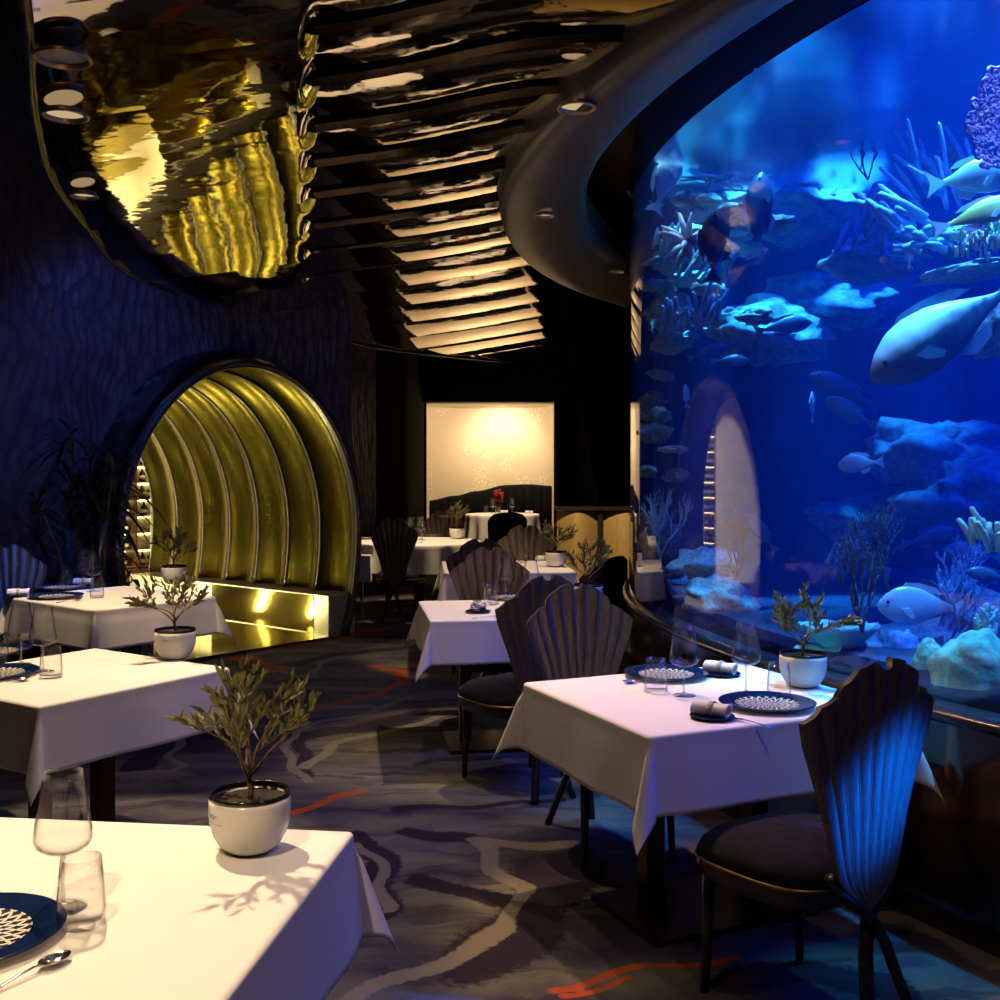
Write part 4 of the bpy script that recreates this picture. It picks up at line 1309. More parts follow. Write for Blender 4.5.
# peaked napkin on the far side of the round table by the tunnel
pk = MB(); pk.add([(-.07,-.05,0),(.07,-.05,0),(.075,.06,0),(-.065,.06,0),(.015,0,.20),(.045,.02,.185)], [(0,1,4),(1,2,5,4),(2,3,5),(3,0,4,5),(3,2,1,0)])
po = pk.build('napkin', M['cloth'], smooth=False)
px_, py_ = on_table(442, 534.5); po.location = (px_-.02, py_, ZT)
tag(po, 'white napkin folded to a peak on the round table by the tunnel', 'napkin')

# ------------------------------------------------------------------ palm by the arch
rr = random.Random(9)
pm = thing('potted_palm', 'tall dark slender leaved palm standing left of the tunnel ring', 'plant', (-2.86, 7.72, 0))
mb = MB(); mb.lathe([(.0,0),(.15,0),(.2,.38),(.19,.38),(.17,.33),(0,.33)], 24); mb.build('pot', M['black_wood'], pm, angle=40)
stm = MB(); lf = MB()
for k in range(9):
    a = rr.random()*6.28; r0 = .02+.1*rr.random(); hh = rr.uniform(.7, 1.85)
    top = Vector((r0*3.2*math.cos(a)-.05, r0*3.2*math.sin(a), hh))
    stm.tube([(r0*math.cos(a), r0*math.sin(a), .32), top*.6+Vector((0,0,.15)), top], [.014,.012,.009], 6)
    for q in range(26):
        b = rr.random()*6.28; el = rr.uniform(-.1, 1.2); L = rr.uniform(.28,.48)
        base = top + Vector((0,0,-rr.random()*.45))
        d = Vector((math.cos(b)*math.cos(el), math.sin(b)*math.cos(el), math.sin(el)))
        sd = d.cross(Vector((0,0,1)))
        sd = sd.normalized() if sd.length > 1e-3 else Vector((1,0,0))
        P_ = [base + d*(L*t) + Vector((0,0,-.30*L*(1+.5*(1-abs(el)))*t*t*1.6)) for t in (0,.25,.5,.75,1)]
        W_ = [.006,.016,.018,.013,.001]
        vs = []
        for p, w in zip(P_, W_): vs += [p+sd*w, p-sd*w]
        lf.add(vs, [(2*i,2*i+1,2*i+3,2*i+2) for i in range(4)])
stm.build('stem', M['bark'], pm); lf.build('foliage', M['palm'], pm)
# ------------------------------------------------------------------ life in the tank
def glass_y(px):
    k = (px-500)/F
    A = 1+k*k; B = -2*(AC.x*k + AC.y); Cc = AC.x**2+AC.y**2-AR**2
    D = B*B-4*A*Cc
    if D <= 0: return 7.4
    return (-B-math.sqrt(D))/(2*A)
def in_tank(px, py, behind):
    """point a given distance behind the glass"""
    y = glass_y(px) + behind
    return Vector(at(px, py, y)), y

def coat(name, c1, c2, sc=8, rough=.6): return pbr(name, c1, rough, col2=c2, nscale=sc, bump=.5, bscale=sc*4)
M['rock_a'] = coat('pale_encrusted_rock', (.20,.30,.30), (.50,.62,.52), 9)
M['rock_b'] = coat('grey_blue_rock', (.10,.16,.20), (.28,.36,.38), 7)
M['coral_cream'] = coat('cream_coral', (.70,.72,.50), (.50,.60,.42), 20)
M['coral_green'] = coat('green_leather_coral', (.16,.42,.26), (.30,.58,.38), 12)
M['coral_teal'] = coat('teal_coral', (.20,.50,.50), (.40,.70,.62), 16)
M['coral_blue'] = coat('blue_finger_coral', (.10,.22,.40), (.20,.38,.60), 14)
M['coral_pink'] = coat('violet_sea_fan', (.22,.06,.30), (.30,.09,.34), 30)
M['coral_red'] = coat('dull_red_coral', (.38,.14,.16), (.30,.10,.14), 20)
M['gorgon'] = coat('dark_gorgonian', (.05,.04,.05), (.08,.05,.06), 20)
M['anemone'] = coat('pale_pink_anemone', (.72,.50,.48), (.55,.38,.42), 20)
M['fish_silver'] = pbr('silver_fish_skin', (.62,.70,.72), .3, .2, col2=(.5,.58,.62), nscale=10)
M['fish_blue'] = pbr('blue_grey_fish_skin', (.10,.20,.30), .35, .1, col2=(.07,.14,.24), nscale=9)
M['fish_dark'] = pbr('dark_fish_skin', (.03,.045,.06), .45, col2=(.05,.06,.08), nscale=9)
M['fish_yellow'] = pbr('yellow_fish_skin', (.75,.62,.10), .35, col2=(.55,.60,.25), nscale=8)
M['fish_pink'] = pbr('pink_fish_skin', (.70,.48,.44), .4, col2=(.6,.42,.4), nscale=8)
M['eye'] = pbr('fish_eye', (.01,.01,.01), .1)
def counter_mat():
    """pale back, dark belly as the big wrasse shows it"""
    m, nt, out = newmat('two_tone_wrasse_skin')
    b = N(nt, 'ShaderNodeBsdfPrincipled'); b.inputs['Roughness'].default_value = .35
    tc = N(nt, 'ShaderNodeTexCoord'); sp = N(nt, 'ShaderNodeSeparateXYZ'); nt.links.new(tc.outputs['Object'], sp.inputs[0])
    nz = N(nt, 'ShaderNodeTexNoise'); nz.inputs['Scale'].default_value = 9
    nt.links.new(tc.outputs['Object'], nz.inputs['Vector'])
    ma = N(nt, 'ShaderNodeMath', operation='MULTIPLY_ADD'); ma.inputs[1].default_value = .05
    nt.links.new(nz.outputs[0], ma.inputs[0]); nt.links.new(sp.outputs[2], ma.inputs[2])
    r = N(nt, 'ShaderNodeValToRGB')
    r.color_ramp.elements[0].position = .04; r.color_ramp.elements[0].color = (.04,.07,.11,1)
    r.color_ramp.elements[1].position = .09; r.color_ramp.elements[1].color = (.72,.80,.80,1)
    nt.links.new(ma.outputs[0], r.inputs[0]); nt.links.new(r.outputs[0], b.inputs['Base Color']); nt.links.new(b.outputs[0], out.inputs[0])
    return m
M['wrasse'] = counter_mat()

def make_fish(name, L, H, W, mat, finmat=None, full=True):
    finmat = finmat or mat
    root = thing(name, 'fish', 'fish')
    mb = MB(); n = 18
    prof = [(0,.02),(.04,.30),(.12,.62),(.25,.92),(.38,1.0),(.55,.90),(.70,.66),(.84,.36),(.95,.17),(1.0,.15)]
    def fn(u, v):
        h = lerp_tab(prof, v)
        a = 2*PI*u
        return (L*(.5-v), W/2*h*math.cos(a)*(1-.3*v), H/2*h*math.sin(a) + H*.05*math.sin(PI*v))
    mb.grid(n, 26, fn); mb.build('body', mat, root)
    def fin(name, outline, y=0, th=.004):
        vs = [(x, y-th, z) for x, z in outline] + [(x, y+th, z) for x, z in outline]; k = len(outline)
        m2 = MB(); m2.add(vs, [tuple(range(k)), tuple(range(2*k-1, k-1, -1))] + [(i, i+k, (i+1)%k+k, (i+1)%k) for i in range(k)])
        return m2.build(name, finmat, root, smooth=False)
    fin('tail_fin', [(-.47*L,.06*H),(-.58*L,.18*H),(-.72*L,.40*H),(-.66*L,.02*H),(-.72*L,-.36*H),(-.58*L,-.16*H),(-.47*L,-.06*H)])
    if full:
        fin('dorsal_fin', [(.22*L,.44*H),(.12*L,.62*H),(-.05*L,.62*H),(-.25*L,.52*H),(-.36*L,.34*H),(-.2*L,.35*H),(0,.47*H)])
        fin('anal_fin', [(-.05*L,-.40*H),(-.15*L,-.56*H),(-.30*L,-.44*H),(-.34*L,-.22*H),(-.2*L,-.30*H)])
        for s in (1, -1):
            fin('pectoral_fin', [(.20*L,-.05*H),(.10*L,-.02*H),(.02*L,-.22*H),(.06*L,-.30*H),(.15*L,-.18*H)], s*W*.5, .003)
        for s in (1, -1):
            m2 = MB(); m2.lathe([(0,-H*.045),(H*.035,-H*.03),(H*.045,0),(H*.035,H*.03),(0,H*.045)], 10, .37*L, s*W*.30, H*.12); m2.build('eye', M['eye'], root)
    return root
def put_fish(proto, px, py, behind, ang, label, yaw=0., scale=1., roll=0.):
    """ang: heading in the picture, 0 to the right, 90 up"""
    p, y = in_tank(px, py, behind)
    o = proto.place(p, 0, label, 'reef fish', scale)
    o.rotation_euler = (Matrix.Rotation(-R_(ang), 3, 'Y') @ Matrix.Rotation(R_(yaw), 3, 'Z') @ Matrix.Rotation(R_(roll), 3, 'X')).to_euler()
    if 90 < ang < 270:      # keep the back up
        o.rotation_euler = (Matrix.Rotation(R_(180+yaw), 3, 'Z') @ Matrix.Rotation(R_(ang-180), 3, 'Y') @ Matrix.Rotation(R_(roll), 3, 'X')).to_euler()
    return o
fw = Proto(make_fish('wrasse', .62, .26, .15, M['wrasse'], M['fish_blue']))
fs1 = Proto(make_fish('reef_fish', .30, .15, .05, M['fish_silver']))
fb1 = Proto(make_fish('reef_fish', .30, .11, .06, M['fish_blue']))
fd1 = Proto(make_fish('reef_fish', .40, .19, .10, M['fish_dark']))
fy1 = Proto(make_fish('reef_fish', .34, .11, .06, M['fish_yellow'], M['fish_silver']))
fp1 = Proto(make_fish('reef_fish', .16, .08, .03, M['fish_pink']))
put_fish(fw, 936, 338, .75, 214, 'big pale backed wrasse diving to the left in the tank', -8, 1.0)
put_fish(fs1, 668, 178, .5, 68, 'silver fish standing on its tail at the left of the tank near the ring', 0, 1.0)
put_fish(fb1, 760, 208, 1.0, 84, 'pale blue fish hanging upright in the tank', 10, 1.35)
put_fish(fd1, 716, 240, .9, 85, 'black fish silhouette upright beside the pale blue one', 0, .85)
put_fish(fb1, 800, 123, 1.6, 20, 'small blue fish high in the tank near the waterline', 0, .75)
put_fish(fb1, 864, 68, 2.2, 5, 'small faint fish just under the water surface', 0, .6)
put_fish(fs1, 756, 47, .8, 80, 'faint fish high up next to the soffit ring', 0, .55)
put_fish(fb1, 838, 388, 1.5, 155, 'dim fish above another one in the middle of the tank', 0, 1.1)
put_fish(fb1, 846, 410, 1.2, 152, 'brighter blue fish below the dim one in the middle of the tank', 0, .8)
put_fish(fs1, 812, 404, 2.0, 95, 'tiny pale fish seen end on in the middle of the tank', 60, .5)
put_fish(fs1, 857, 464, 1.2, 185, 'small bright blue fish right of the white reflection', 0, .62)
put_fish(fs1, 915, 607, .9, 178, 'pale cyan fish low in the tank above the ridged coral', 0, 1.1)
put_fish(fy1, 985, 213, .7, 18, 'yellow backed fish at the right edge of the tank', 0, .9)
put_fish(fs1, 978, 178, .9, 8, 'pale fish with yellow tail under the violet sea fan', 0, 1.0)
put_fish(fb1, 788, 326, 1.6, 10, 'greenish dim fish in the shade right of the bright reef', 0, .9)
put_fish(fb1, 712, 352, 1.2, 15, 'dim fish under the bright reef ledge', 0, .7)
put_fish(fb1, 733, 361, 1.1, 0, 'slim pinkish fish below the bright reef ledge', 0, .6)
put_fish(fs1, 686, 394, 1.0, 95, 'little upright fish at the left of the tank', 40, .38)
put_fish(fp1, 654, 536, .5, 180, 'pink round fish low at the left edge of the tank', 0, .8)
put_fish(fb1, 758, 530, .9, 130, 'thin blue fish low in the tank in front of the reflection', 0, .7)
put_fish(fb1, 985, 575, 1.0, 170, 'small pale blue fish low at the right edge of the tank', 0, .55)
put_fish(fb1, 956, 255, 1.3, 185, 'slim fish under the rock shelf at right', 0, .45)
put_fish(fs1, 908, 254, .9, 100, 'tiny pale upright fish before the blue finger coral', 20, .30)
put_fish(fd1, 655, 324, .5, 60, 'thin dark fish at the left edge of the tank', 50, .35)
put_fish(fb1, 935, 537, 1.6, 12, 'long dim blue fish in the lower right of the tank', 0, .8)
put_fish(fb1, 968, 553, 1.5, 172, 'dim blue fish below the long one in the lower right of the tank', 0, .8)
put_fish(fb1, 872, 541, 1.8, 20, 'dim teal fish in the lower middle of the tank', 0, .7)

# rocks
def rock_mesh(seed, sub=4, amp=.42, flat=.7):
    bm = bmesh.new(); bmesh.ops.create_icosphere(bm, subdivisions=sub, radius=1)
    o = Vector((seed*7.3, seed*3.1, seed*1.7))
    for v in bm.verts:
        d = v.co.normalized()
        k = 1 + amp*noise.fractal(d*1.5+o, 1.0, 2.0, 4) + .22*abs(noise.noise(d*4+o)) 
        v.co = Vector((d.x*k, d.y*k, d.z*k*flat))
    me = bpy.data.meshes.new('rock'); bm.to_mesh(me); bm.free()
    me.polygons.foreach_set('use_smooth', [True]*len(me.polygons))
    return me
RM = []
for i in range(6):
    for mt_ in ('rock_a', 'rock_b'):
        me = rock_mesh(i+1); me.materials.append(M[mt_]); RM.append(me)
rk = random.Random(12)
def rock(px, py, behind, wpx, label, pale=True, flat=1.0, rx=0.):
    p, y = in_tank(px, py, behind)
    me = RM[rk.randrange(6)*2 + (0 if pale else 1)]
    o = bpy.data.objects.new('reef_rock', me); COL.objects.link(o)
    s = wpx/2*y/F
    o.location = p; o.scale = (s, s*.9, s*flat); o.rotation_euler = (rx, rk.uniform(-.3,.3), rk.random()*6)
    return tag(o, label, 'rock', 'reef rocks in the tank')
# stacked ledges at the left of the tank
for i in range(46):
    px = 650 + 125*rk.random()**1.1; py = rk.uniform(150, 350)
    if px > 735 and py < 200: continue
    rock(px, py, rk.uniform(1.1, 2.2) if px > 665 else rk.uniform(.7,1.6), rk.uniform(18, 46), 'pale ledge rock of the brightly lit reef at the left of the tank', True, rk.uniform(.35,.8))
for i in range(14):
    rock(rk.uniform(640, 690), rk.uniform(350, 600), rk.uniform(.3, 1.0), rk.uniform(14, 32), 'small rock low down at the left edge of the tank', False, rk.uniform(.4,.9))
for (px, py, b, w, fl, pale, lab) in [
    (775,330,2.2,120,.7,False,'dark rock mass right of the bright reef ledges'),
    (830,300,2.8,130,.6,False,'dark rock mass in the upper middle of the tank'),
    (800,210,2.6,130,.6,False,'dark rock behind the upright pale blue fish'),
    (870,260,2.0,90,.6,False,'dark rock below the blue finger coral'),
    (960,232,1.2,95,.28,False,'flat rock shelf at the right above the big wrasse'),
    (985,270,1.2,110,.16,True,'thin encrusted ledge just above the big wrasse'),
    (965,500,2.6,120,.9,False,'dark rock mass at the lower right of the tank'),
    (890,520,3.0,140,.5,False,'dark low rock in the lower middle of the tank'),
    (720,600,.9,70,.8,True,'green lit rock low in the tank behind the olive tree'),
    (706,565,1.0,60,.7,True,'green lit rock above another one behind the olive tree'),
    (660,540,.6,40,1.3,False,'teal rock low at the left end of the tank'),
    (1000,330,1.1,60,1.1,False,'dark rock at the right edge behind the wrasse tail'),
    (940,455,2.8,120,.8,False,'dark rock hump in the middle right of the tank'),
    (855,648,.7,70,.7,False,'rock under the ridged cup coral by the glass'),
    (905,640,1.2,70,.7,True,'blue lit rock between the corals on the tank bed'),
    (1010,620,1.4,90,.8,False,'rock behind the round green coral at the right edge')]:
    rock(px, py, b, w, lab, pale, fl)

# corals
def coral_obj(name, label, mb, mat, group=None):
    o = mb.build(name, mat); return tag(o, label, 'coral', group)
def branching(mb, p, d, L, r, depth, rr, spread=.7, planar=None, gravity=.1):
    q = p.copy(); pts = [q.copy()]; dd = d.normalized()
    for i in range(3):
        j = Vector((rr.uniform(-1,1), rr.uniform(-1,1), rr.uniform(-1,1)))*.18
        if planar is not None: j -= planar*j.dot(planar)
        dd = (dd+j+Vector((0,0,gravity))).normalized(); q = q+dd*L/3; pts.append(q.copy())
    mb.tube(pts, [r, r*.9, r*.8, r*.7], 6)
    if depth > 0:
        for k in range(rr.choice((2,2,3))):
            j = Vector((rr.uniform(-1,1), rr.uniform(-1,1), rr.uniform(-.3,1)))*spread
            if planar is not None: j -= planar*j.dot(planar)
            branching(mb, q if k else pts[2], dd+j, L*rr.uniform(.65,.9), r*.75, depth-1, rr, spread, planar, gravity)
def gorgonian(px, py, behind, hpx, label, mat='gorgon', seed=1, r=.006, depth=5, spread=.65, cat='coral'):
    p, y = in_tank(px, py, behind); h = hpx*y/F
    mb = MB(); rr = random.Random(seed)
    for k in range(3): branching(mb, p, Vector((rr.uniform(-.5,.5), rr.uniform(-.3,.3), 1)), h*.26, r, depth, rr, spread, Vector((0,1,0)) if k else None)
    return coral_obj('gorgonian_coral', label, mb, M[mat])
gorgonian(862, 632, .35, 105, 'dark twiggy gorgonian rising from the cup coral near the olive tree', seed=2, r=.007)
gorgonian(888, 590, .8, 100, 'dark bare gorgonian in the lower middle of the tank', seed=3, r=.008)
gorgonian(735, 580, .8, 90, 'dark gorgonian in front of the white reflection', seed=4, r=.007, depth=4)
gorgonian(945, 660, 1.0, 120, 'broad blue grey gorgonian at the lower right of the tank', 'coral_blue', 5, .009)
gorgonian(868, 180, 2.0, 70, 'dark gorgonian at the waterline in the upper middle of the tank', seed=6)
gorgonian(660, 560, .4, 80, 'fine teal gorgonian at the left end of the tank', 'coral_teal', 7, .006)
gorgonian(990, 655, .5, 70, 'pale knobbly branching coral at the right edge by the glass', 'coral_teal', 8, .02, 3, .9)
# cup corals
def cup(px, py, behind, wpx, hpx, label, mat, seed, tiltx=0.):
    p, y = in_tank(px, py, behind); R = wpx/2*y/F; Hh = hpx*y/F
    o_ = random.Random(seed).random()*10
    mb = MB()
    def fn(u, v):
        a = 2*PI*u; s = 1-abs(2*v-1); out = v < .5
        r = R*(.12 + .88*s**.8)*(1+.10*s*noise.noise(Vector((2*math.cos(a)+o_, 2*math.sin(a), 0))) + .035*s*math.sin(a*13))
        z = Hh*(s**1.4) + .12*Hh*s*noise.noise(Vector((3*math.cos(a), 3*math.sin(a)+o_, 1))) + (0 if out else .05*Hh)
        return (p.x + r*math.cos(a), p.y + r*.8*math.sin(a), p.z + z + tiltx*r*math.sin(a))
    mb.grid(64, 24, fn)
    return coral_obj('cup_coral', label, mb, M[mat])
cup(838, 651, .45, 78, 26, 'wide dark cup coral with pale frilled rim behind the olive tree', 'coral_teal', 1)
cup(818, 662, .25, 46, 14, 'small green lobed coral under the wide cup coral', 'coral_green', 2)
def mound(px, py, behind, wpx, hpx, label, mat, seed):
    p, y = in_tank(px, py, behind); R = wpx/2*y/F; Hh = hpx*y/F
    mb = MB()
    def fn(u, v):
        a = 2*PI*u; t = v*PI/2
        k = 1 + .16*noise.fractal(Vector((1.6*math.cos(a)*math.sin(t)+seed, 1.6*math.sin(a)*math.sin(t), 1.6*math.cos(t))), 1, 2, 3) + .03*math.sin(a*17)*math.sin(t)**2
        return (p.x + R*k*math.sin(t)*math.cos(a), p.y + .7*R*k*math.sin(t)*math.sin(a), p.z + Hh*k*math.cos(t))
    mb.grid(56, 20, fn)
    return coral_obj('leather_coral', label, mb, M[mat])
mound(975, 684, .30, 92, 52, 'big rounded green leather coral at the lower right by the glass', 'coral_green', 3)
mound(930, 668, .35, 34, 28, 'small folded green coral left of the big rounded one', 'coral_green', 4)
mound(808, 655, .6, 40, 18, 'green mound coral seen through the olive branches', 'coral_green', 6)
mound(902, 664, .8, 40, 34, 'blue shaded mound coral right of the cup coral', 'coral_blue', 5)
# finger corals
def fingers(px, py, behind, wpx, label, mat, n, ang, seed, r=.017, L=.20):
    p, y = in_tank(px, py, behind); w = wpx*y/F
    mb = MB(); rr = random.Random(seed)
    for i in range(n):
        b = p + Vector((rr.uniform(-.5,.5)*w, rr.uniform(-.12,.12), rr.uniform(-.4,.4)*w*.6))
        a = R_(ang + rr.uniform(-22,22)); d = Vector((math.cos(a), rr.uniform(-.4,.1), math.sin(a)))
        l = L*rr.uniform(.6,1.2)
        mb.tube([b, b+d*l*.5+Vector((0,0,.01)), b+d*l, b+d*l*1.05], [r, r*1.05, r*.9, r*.3], 8)
    return coral_obj('finger_coral', label, mb, M[mat])
fingers(905, 222, 1.0, 40, 'cluster of pale blue finger corals in the upper right of the tank', 'coral_blue', 12, 150, 1)
fingers(945, 195, 1.3, 60, 'long thin blue finger corals under the violet fan', 'coral_blue', 22, 125, 2, .010, .26)
fingers(870, 245, 1.5, 60, 'dim blue finger corals left of the pale cluster', 'coral_blue', 16, 80, 3, .014, .2)
fingers(930, 243, 1.0, 46, 'short knobbly blue coral below the finger cluster', 'coral_blue', 26, 170, 4, .014, .08)
fingers(992, 545, .6, 30, 'pale mint staghorn coral at the right edge of the tank', 'coral_cream', 12, 100, 5, .012, .12)
fingers(985, 245, .85, 50, 'white tipped bushy coral on the shelf above the wrasse', 'coral_cream', 60, 90, 6, .006, .05)
fingers(745, 175, 1.8, 70, 'feathery blue coral at the top of the lit reef', 'coral_teal', 40, 170, 7, .007, .22)
fingers(700, 275, 1.0, 50, 'teal finger coral on the lit reef ledges', 'coral_teal', 18, 60, 8, .012, .12)
fingers(690, 320, .8, 60, 'row of blue finger corals below the lit reef ledges', 'coral_blue', 22, 85, 9, .013, .13)
fingers(665, 250, .7, 30, 'teal spiky coral at the far left of the lit reef', 'coral_teal', 16, 80, 10, .01, .12)
fingers(855, 570, 1.4, 60, 'low blue fingers on the dim rocks in the lower middle', 'coral_blue', 14, 70, 11, .012, .1)
an = MB(); p, y = in_tank(687, 243, .9)
rr = random.Random(2)
for i in range(26):
    d = Vector((rr.uniform(-.7,.9), rr.uniform(-.6,.0), rr.uniform(-1,.6))).normalized()
    an.tube([p, p+d*.10+Vector((0,0,.01)), p+d*.18], [.022,.018,.004], 6)
coral_obj('anemone', 'pale pink anemone on the lit reef at the left of the tank', an, M['anemone'])
# violet sea fan: a dense flat net of branches, at the right edge
def sea_fan(pts, behind, label, mat, step=.022, r=.0055, seed=1):
    rr = random.Random(seed); mb = MB()
    y = glass_y(pts[0][0]) + behind
    P3 = [Vector(at(px, py, y)) for px, py in pts]
    def inside(x, z):
        c = False; n = len(P3)
        for i in range(n):
            a, b = P3[i], P3[(i+1) % n]
            if (a.z > z) != (b.z > z) and x < (b.x-a.x)*(z-a.z)/(b.z-a.z)+a.x: c = not c
        return c
    xs = [p.x for p in P3]; zs = [p.z for p in P3]
    nx = int((max(xs)-min(xs))/step)+1; nz = int((max(zs)-min(zs))/step)+1
    G = {}
    for i in range(nx):
        for j in range(nz):
            x = min(xs)+i*step+rr.uniform(-.4,.4)*step; z = min(zs)+j*step+rr.uniform(-.4,.4)*step
            if inside(x, z): G[i,j] = Vector((x, y + .05*math.sin(x*6)+.03*math.sin(z*5)+rr.uniform(-.006,.006), z))
    for (i,j), p in G.items():
        for k in ((i+1,j),(i,j+1),(i+1,j+1)):
            if k in G and rr.random() < .75: mb.tube([p, G[k]], r, 4)
    return coral_obj('sea_fan', label, mb, M[mat])
sea_fan([(985,70),(1003,68),(1040,90),(1050,170),(1000,168),(975,172),(972,150),(961,135),(963,115),(972,92),(979,78)], .8, 'tall violet sea fan at the upper right edge of the tank', 'coral_pink', .020, .0075)
sea_fan([(935,150),(955,143),(970,150),(972,165),(955,185),(935,178)], 1.3, 'dull red sea fan left of the violet one', 'coral_red', .024, .006, 2)

# ------------------------------------------------------------------ lamps
def spot(name, loc, target, power, col, size=60, blend=.5, radius=.04):
    l = bpy.data.lights.new(name, 'SPOT'); l.energy = power; l.color = col; l.spot_size = R_(size); l.spot_blend = blend; l.shadow_soft_size = radius
    o = bpy.data.objects.new(name, l); COL.objects.link(o); o.location = loc
    o.rotation_euler = (Vector(target)-Vector(loc)).to_track_quat('-Z', 'Y').to_euler()
    return o
def area(name, loc, target, power, col, sx, sy):
    l = bpy.data.lights.new(name, 'AREA'); l.energy = power; l.color = col; l.shape = 'RECTANGLE'; l.size = sx; l.size_y = sy
    o = bpy.data.objects.new(name, l); COL.objects.link(o); o.location = loc
    o.rotation_euler = (Vector(target)-Vector(loc)).to_track_quat('-Z', 'Y').to_euler()
    return o
WARM = (1.0,.71,.42)
def downlight(loc, label, on=True, r=.085):
    root = thing('downlight', label, 'downlight', loc, 0, 'round recessed ceiling lights')
    mb = MB(); mb.lathe([(r*.82,.02),(r*.84,-.004),(r,-.006),(r*1.02,.0),(r,.004)], 32, cap=False); mb.build('lamp_rim', M['lamp_rim'], root)
    mb = MB(); mb.lathe([(0,.012),(r*.82,.012),(r*.82,.016),(0,.016)], 32); mb.build('lens' if on else 'grille', M['lamp_on'] if on else M['speaker'], root)
    return root
def ceil_pt(px, py):
    y = 1804/((465-py) - .13*(px-500)); x = (px-500)*y/F
    return x, y
def ring_pt(px, py, z=3.098):
    y = (z-EYE)*F/(465-py); return (px-500)*y/F, y, z-.012
downlight(ring_pt(577,105), 'round downlight high on the soffit ring, nearest of the three')
downlight(ring_pt(545,214), 'round downlight on the blue lit left bulge of the soffit ring', r=.06)
downlight(ring_pt(617,270), 'round downlight at the far inner edge of the soffit ring', r=.06)
x, y = ceil_pt(62, 44); L1 = (x, y, zc(x,y)-.05)
downlight(L1, 'large grey round speaker in the dark ceiling at the upper left corner', False, .098)
x, y = ceil_pt(65, 103); L2 = (x, y, zc(x,y)-.05)
downlight(L2, 'round metal downlight below the grey ceiling speaker', True, .09)
x, y = ceil_pt(84, 186); L3 = (x, y, zc(x,y)-.05)
downlight(L3, 'small round downlight farther along the dark ceiling edge at left', True, .07)
# table lamps
spot('spot_front_table', (-1.30, 3.30, 2.90), (-.75, 1.95, .75), 330, WARM, 46, .35, .03)
spot('spot_front_table_near', (-.95, .95, 2.95), (-.62, 2.05, .75), 150, WARM, 44, .5, .03)
spot('warm_fill', (.75, 1.5, 3.05), (.6, 2.4, 0), 26, WARM, 150, .9, .05)  # added fill, warms the blue cloth sides and the front chair
spot('warm_fill_middle', (-.3, 3.9, 3.0), (-.3, 4.2, 0), 32, WARM, 150, .9, .05)  # second added fill over the middle of the room
spot('spot_second_table', (L2[0], L2[1]+.2, 2.90), (CB[0], CB[1], .75), 290, WARM, 42, .35, .03)
spot('spot_tunnel_table', (L3[0]-.1, L3[1]+.6, 2.88), (CD[0], CD[1], .75), 300, WARM, 36, .35, .03)
spot('spot_tank_table', (.36, 4.72, 3.02), (CC[0], CC[1], .75), 270, (1.0,.60,.34), 40, .4, .03)
spot('spot_middle_table', (.27, 6.74, 3.02), (CE[0]-.05, CE[1]+.1, .75), 230, WARM, 38, .4, .03)
spot('spot_behind_table', (.42, 8.3, 3.0), (CF[0], CF[1], .75), 200, WARM, 40, .4, .03)
spot('spot_round_table', (-.80, 11.2, 2.9), (CG_[0], CG_[1], .75), 300, WARM, 46, .4, .03)
spot('spot_far_table', (.05, 16.9, 2.95), (CH_[0], CH_[1], .75), 330, WARM, 42, .4, .03)
spot('spot_carpet', (-.35, 5.2, 2.95), (-.55, 4.4, 0), 85, (1.0,.72,.48), 75, .9, .05)
spot('spot_brass', (.72, 9.7, 2.7), (1.0, 11.5, .6), 340, WARM, 50, .6, .04)
# added blue spots above the left wall, standing in for tank spill
spot('added_wash_wall', (-2.75, 5.9, 4.1), (-3.75, 7.1, 1.3), 34, (.22,.32,1.0), 62, .9, .06)
spot('added_wash_ring', (-2.2, 7.2, 4.2), (-2.95, 8.7, 1.6), 60, (.12,.22,1.0), 60, .8, .06)
# wall washer over the blossom wallpaper
spot('spot_wallpaper', (.0, 20.1, 2.5), (.02, 20.9, 1.95), 85, (1.0,.74,.42), 120, .9, .05)
area('alcove_cove', (-.15, 19.35, 2.70), (-.15, 20.6, 1.5), 42, (1.0,.72,.42), 1.8, .2)
# wine cellar and tunnel
pc = tun(E+.75, .2, 2.55)
spot('cellar_lamp', tun(E+.35, .35, 2.5), tun(E+1.5, .45, 1.1), 1700, (1.0,.82,.6), 75, .5, .05)
spot('rack_lamp', tun(E+.5, 1.75, 2.55), tun(E+1.4, 1.75, 1.2), 60, (1.0,.85,.4), 100, .5, .05)
pt = tun(2.2, -.86, .45)
area('tunnel_uplight', tun(.75, .40, .20), tun(.75, 1.2, .55), 15, (1.0,.86,.34), .07, .26)
area('tunnel_uplight_deep', tun(1.55, .40, .20), tun(1.55, 1.2, .55), 15, (1.0,.86,.34), .07, .26)
area('tunnel_uplight_deepest', tun(2.6, .40, .20), tun(2.6, 1.2, .55), 13, (1.0,.86,.34), .07, .26)
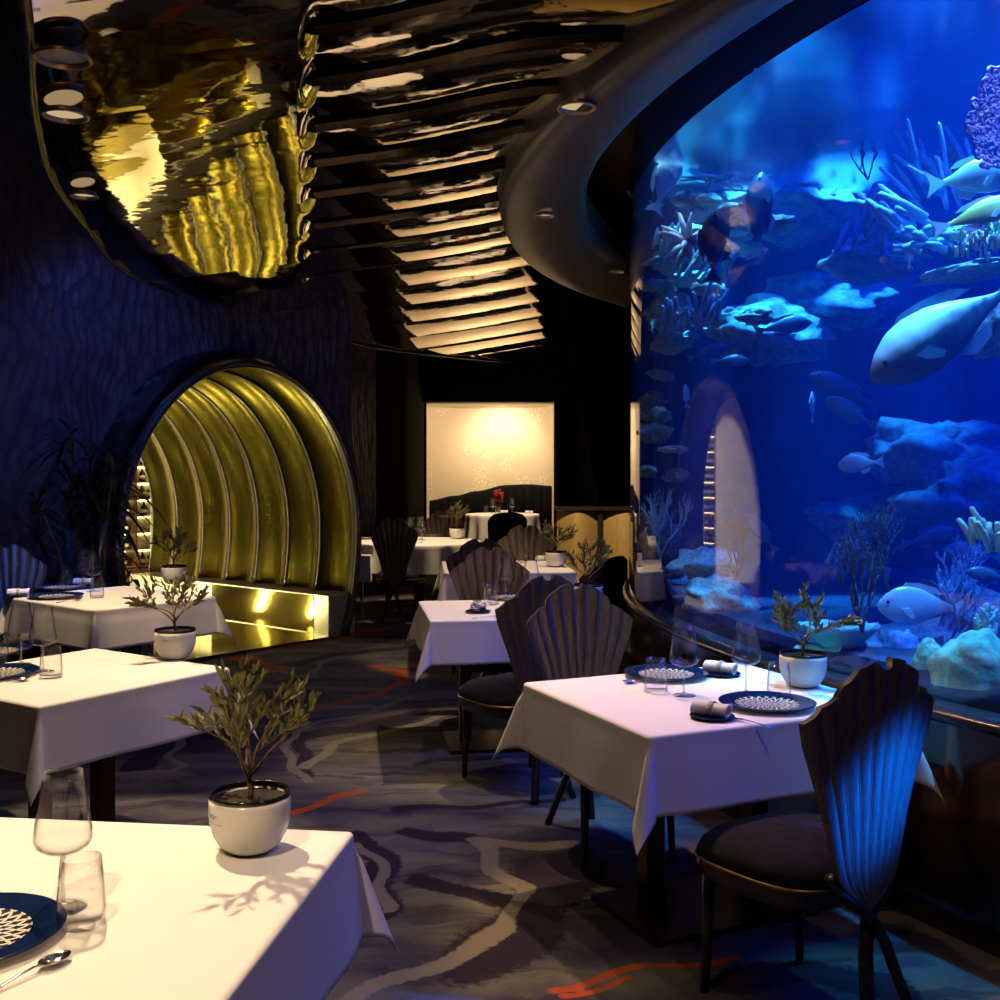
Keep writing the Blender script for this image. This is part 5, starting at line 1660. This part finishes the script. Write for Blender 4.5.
# tank lamps above the water
BLUE = (.012,.11,1.0)
area('tank_lamp_blue', (3.4, 5.6, 4.6), (3.2, 5.8, 0), 310, BLUE, 3.6, 3.6)
area('tank_lamp_blue_near', (4.0, 3.0, 4.6), (3.6, 3.4, 0), 170, BLUE, 3.0, 2.4)
spot('tank_lamp_reef', (1.45, 7.1, 4.4), (1.45, 7.1, .5), 2600, (.10,.75,1.0), 36, .8, .06)
spot('tank_lamp_reef_near', (1.55, 6.2, 4.4), (1.55, 6.4, .5), 1500, (.10,.75,1.0), 30, .8, .06)
spot('tank_lamp_reef_right', (2.2, 6.5, 4.4), (2.2, 6.9, .5), 1300, (.08,.60,1.0), 34, .8, .06)
spot('tank_lamp_shelf', (2.4, 3.6, 4.3), (2.1, 4.25, 1.2), 420, (.12,.5,1.0), 44, .6, .06)
spot('fan_fill', (2.55, 3.75, 4.3), (1.98, 4.4, 2.75), 380, (.32,.30,1.0), 36, .7, .06)  # added spot to brighten the violet sea fan
spot('silver_fish_fill', (1.02, 6.2, 4.3), (.98, 6.2, 2.8), 420, (.35,.85,1.0), 24, .8, .06)  # extra spot put in for the silver fish shaded by the hood
spot('upright_fish_fill', (1.42, 5.7, 4.4), (1.36, 5.75, 2.8), 420, (.15,.60,1.0), 20, .8, .06)  # extra spot put in to brighten the upright pale blue fish
spot('tank_lamp_coral', (2.2, 3.9, 4.3), (2.0, 4.4, .9), 300, (.16,1.0,.55), 50, .5, .06)
spot('tank_lamp_wrasse', (1.95, 4.4, 4.3), (1.85, 4.5, 1.9), 1300, (.14,.60,1.0), 40, .5, .06)
# added spot inside the tank, standing in for its glow on the chair
spot('tank_glow_fill', (2.55, 2.35, 1.65), (1.06, 2.955, .69), 4200, (.0,.11,1.0), 10.5, 1.0, .05)
spot('blue_chair_fill', (-.02, 6.95, 3.02), (-3.17, 7.12, .85), 800, (.03,.16,1.0), 17, .7, .04)  # added blue spot for the left edge chair, no fixture on the ring

w = bpy.data.worlds.new('world'); SC.world = w; w.use_nodes = True
w.node_tree.nodes['Background'].inputs[0].default_value = (.10,.12,.2,1); w.node_tree.nodes['Background'].inputs[1].default_value = .004
vs_ = SC.view_settings
vs_.view_transform = 'Standard'; vs_.look = 'None'; vs_.exposure = 0; vs_.gamma = 1; vs_.use_curve_mapping = False
SC.cycles.use_denoising = True
SC.cycles.max_bounces = 10; SC.cycles.transparent_max_bounces = 24; SC.cycles.volume_bounces = 1
SC.cycles.sample_clamp_indirect = 4
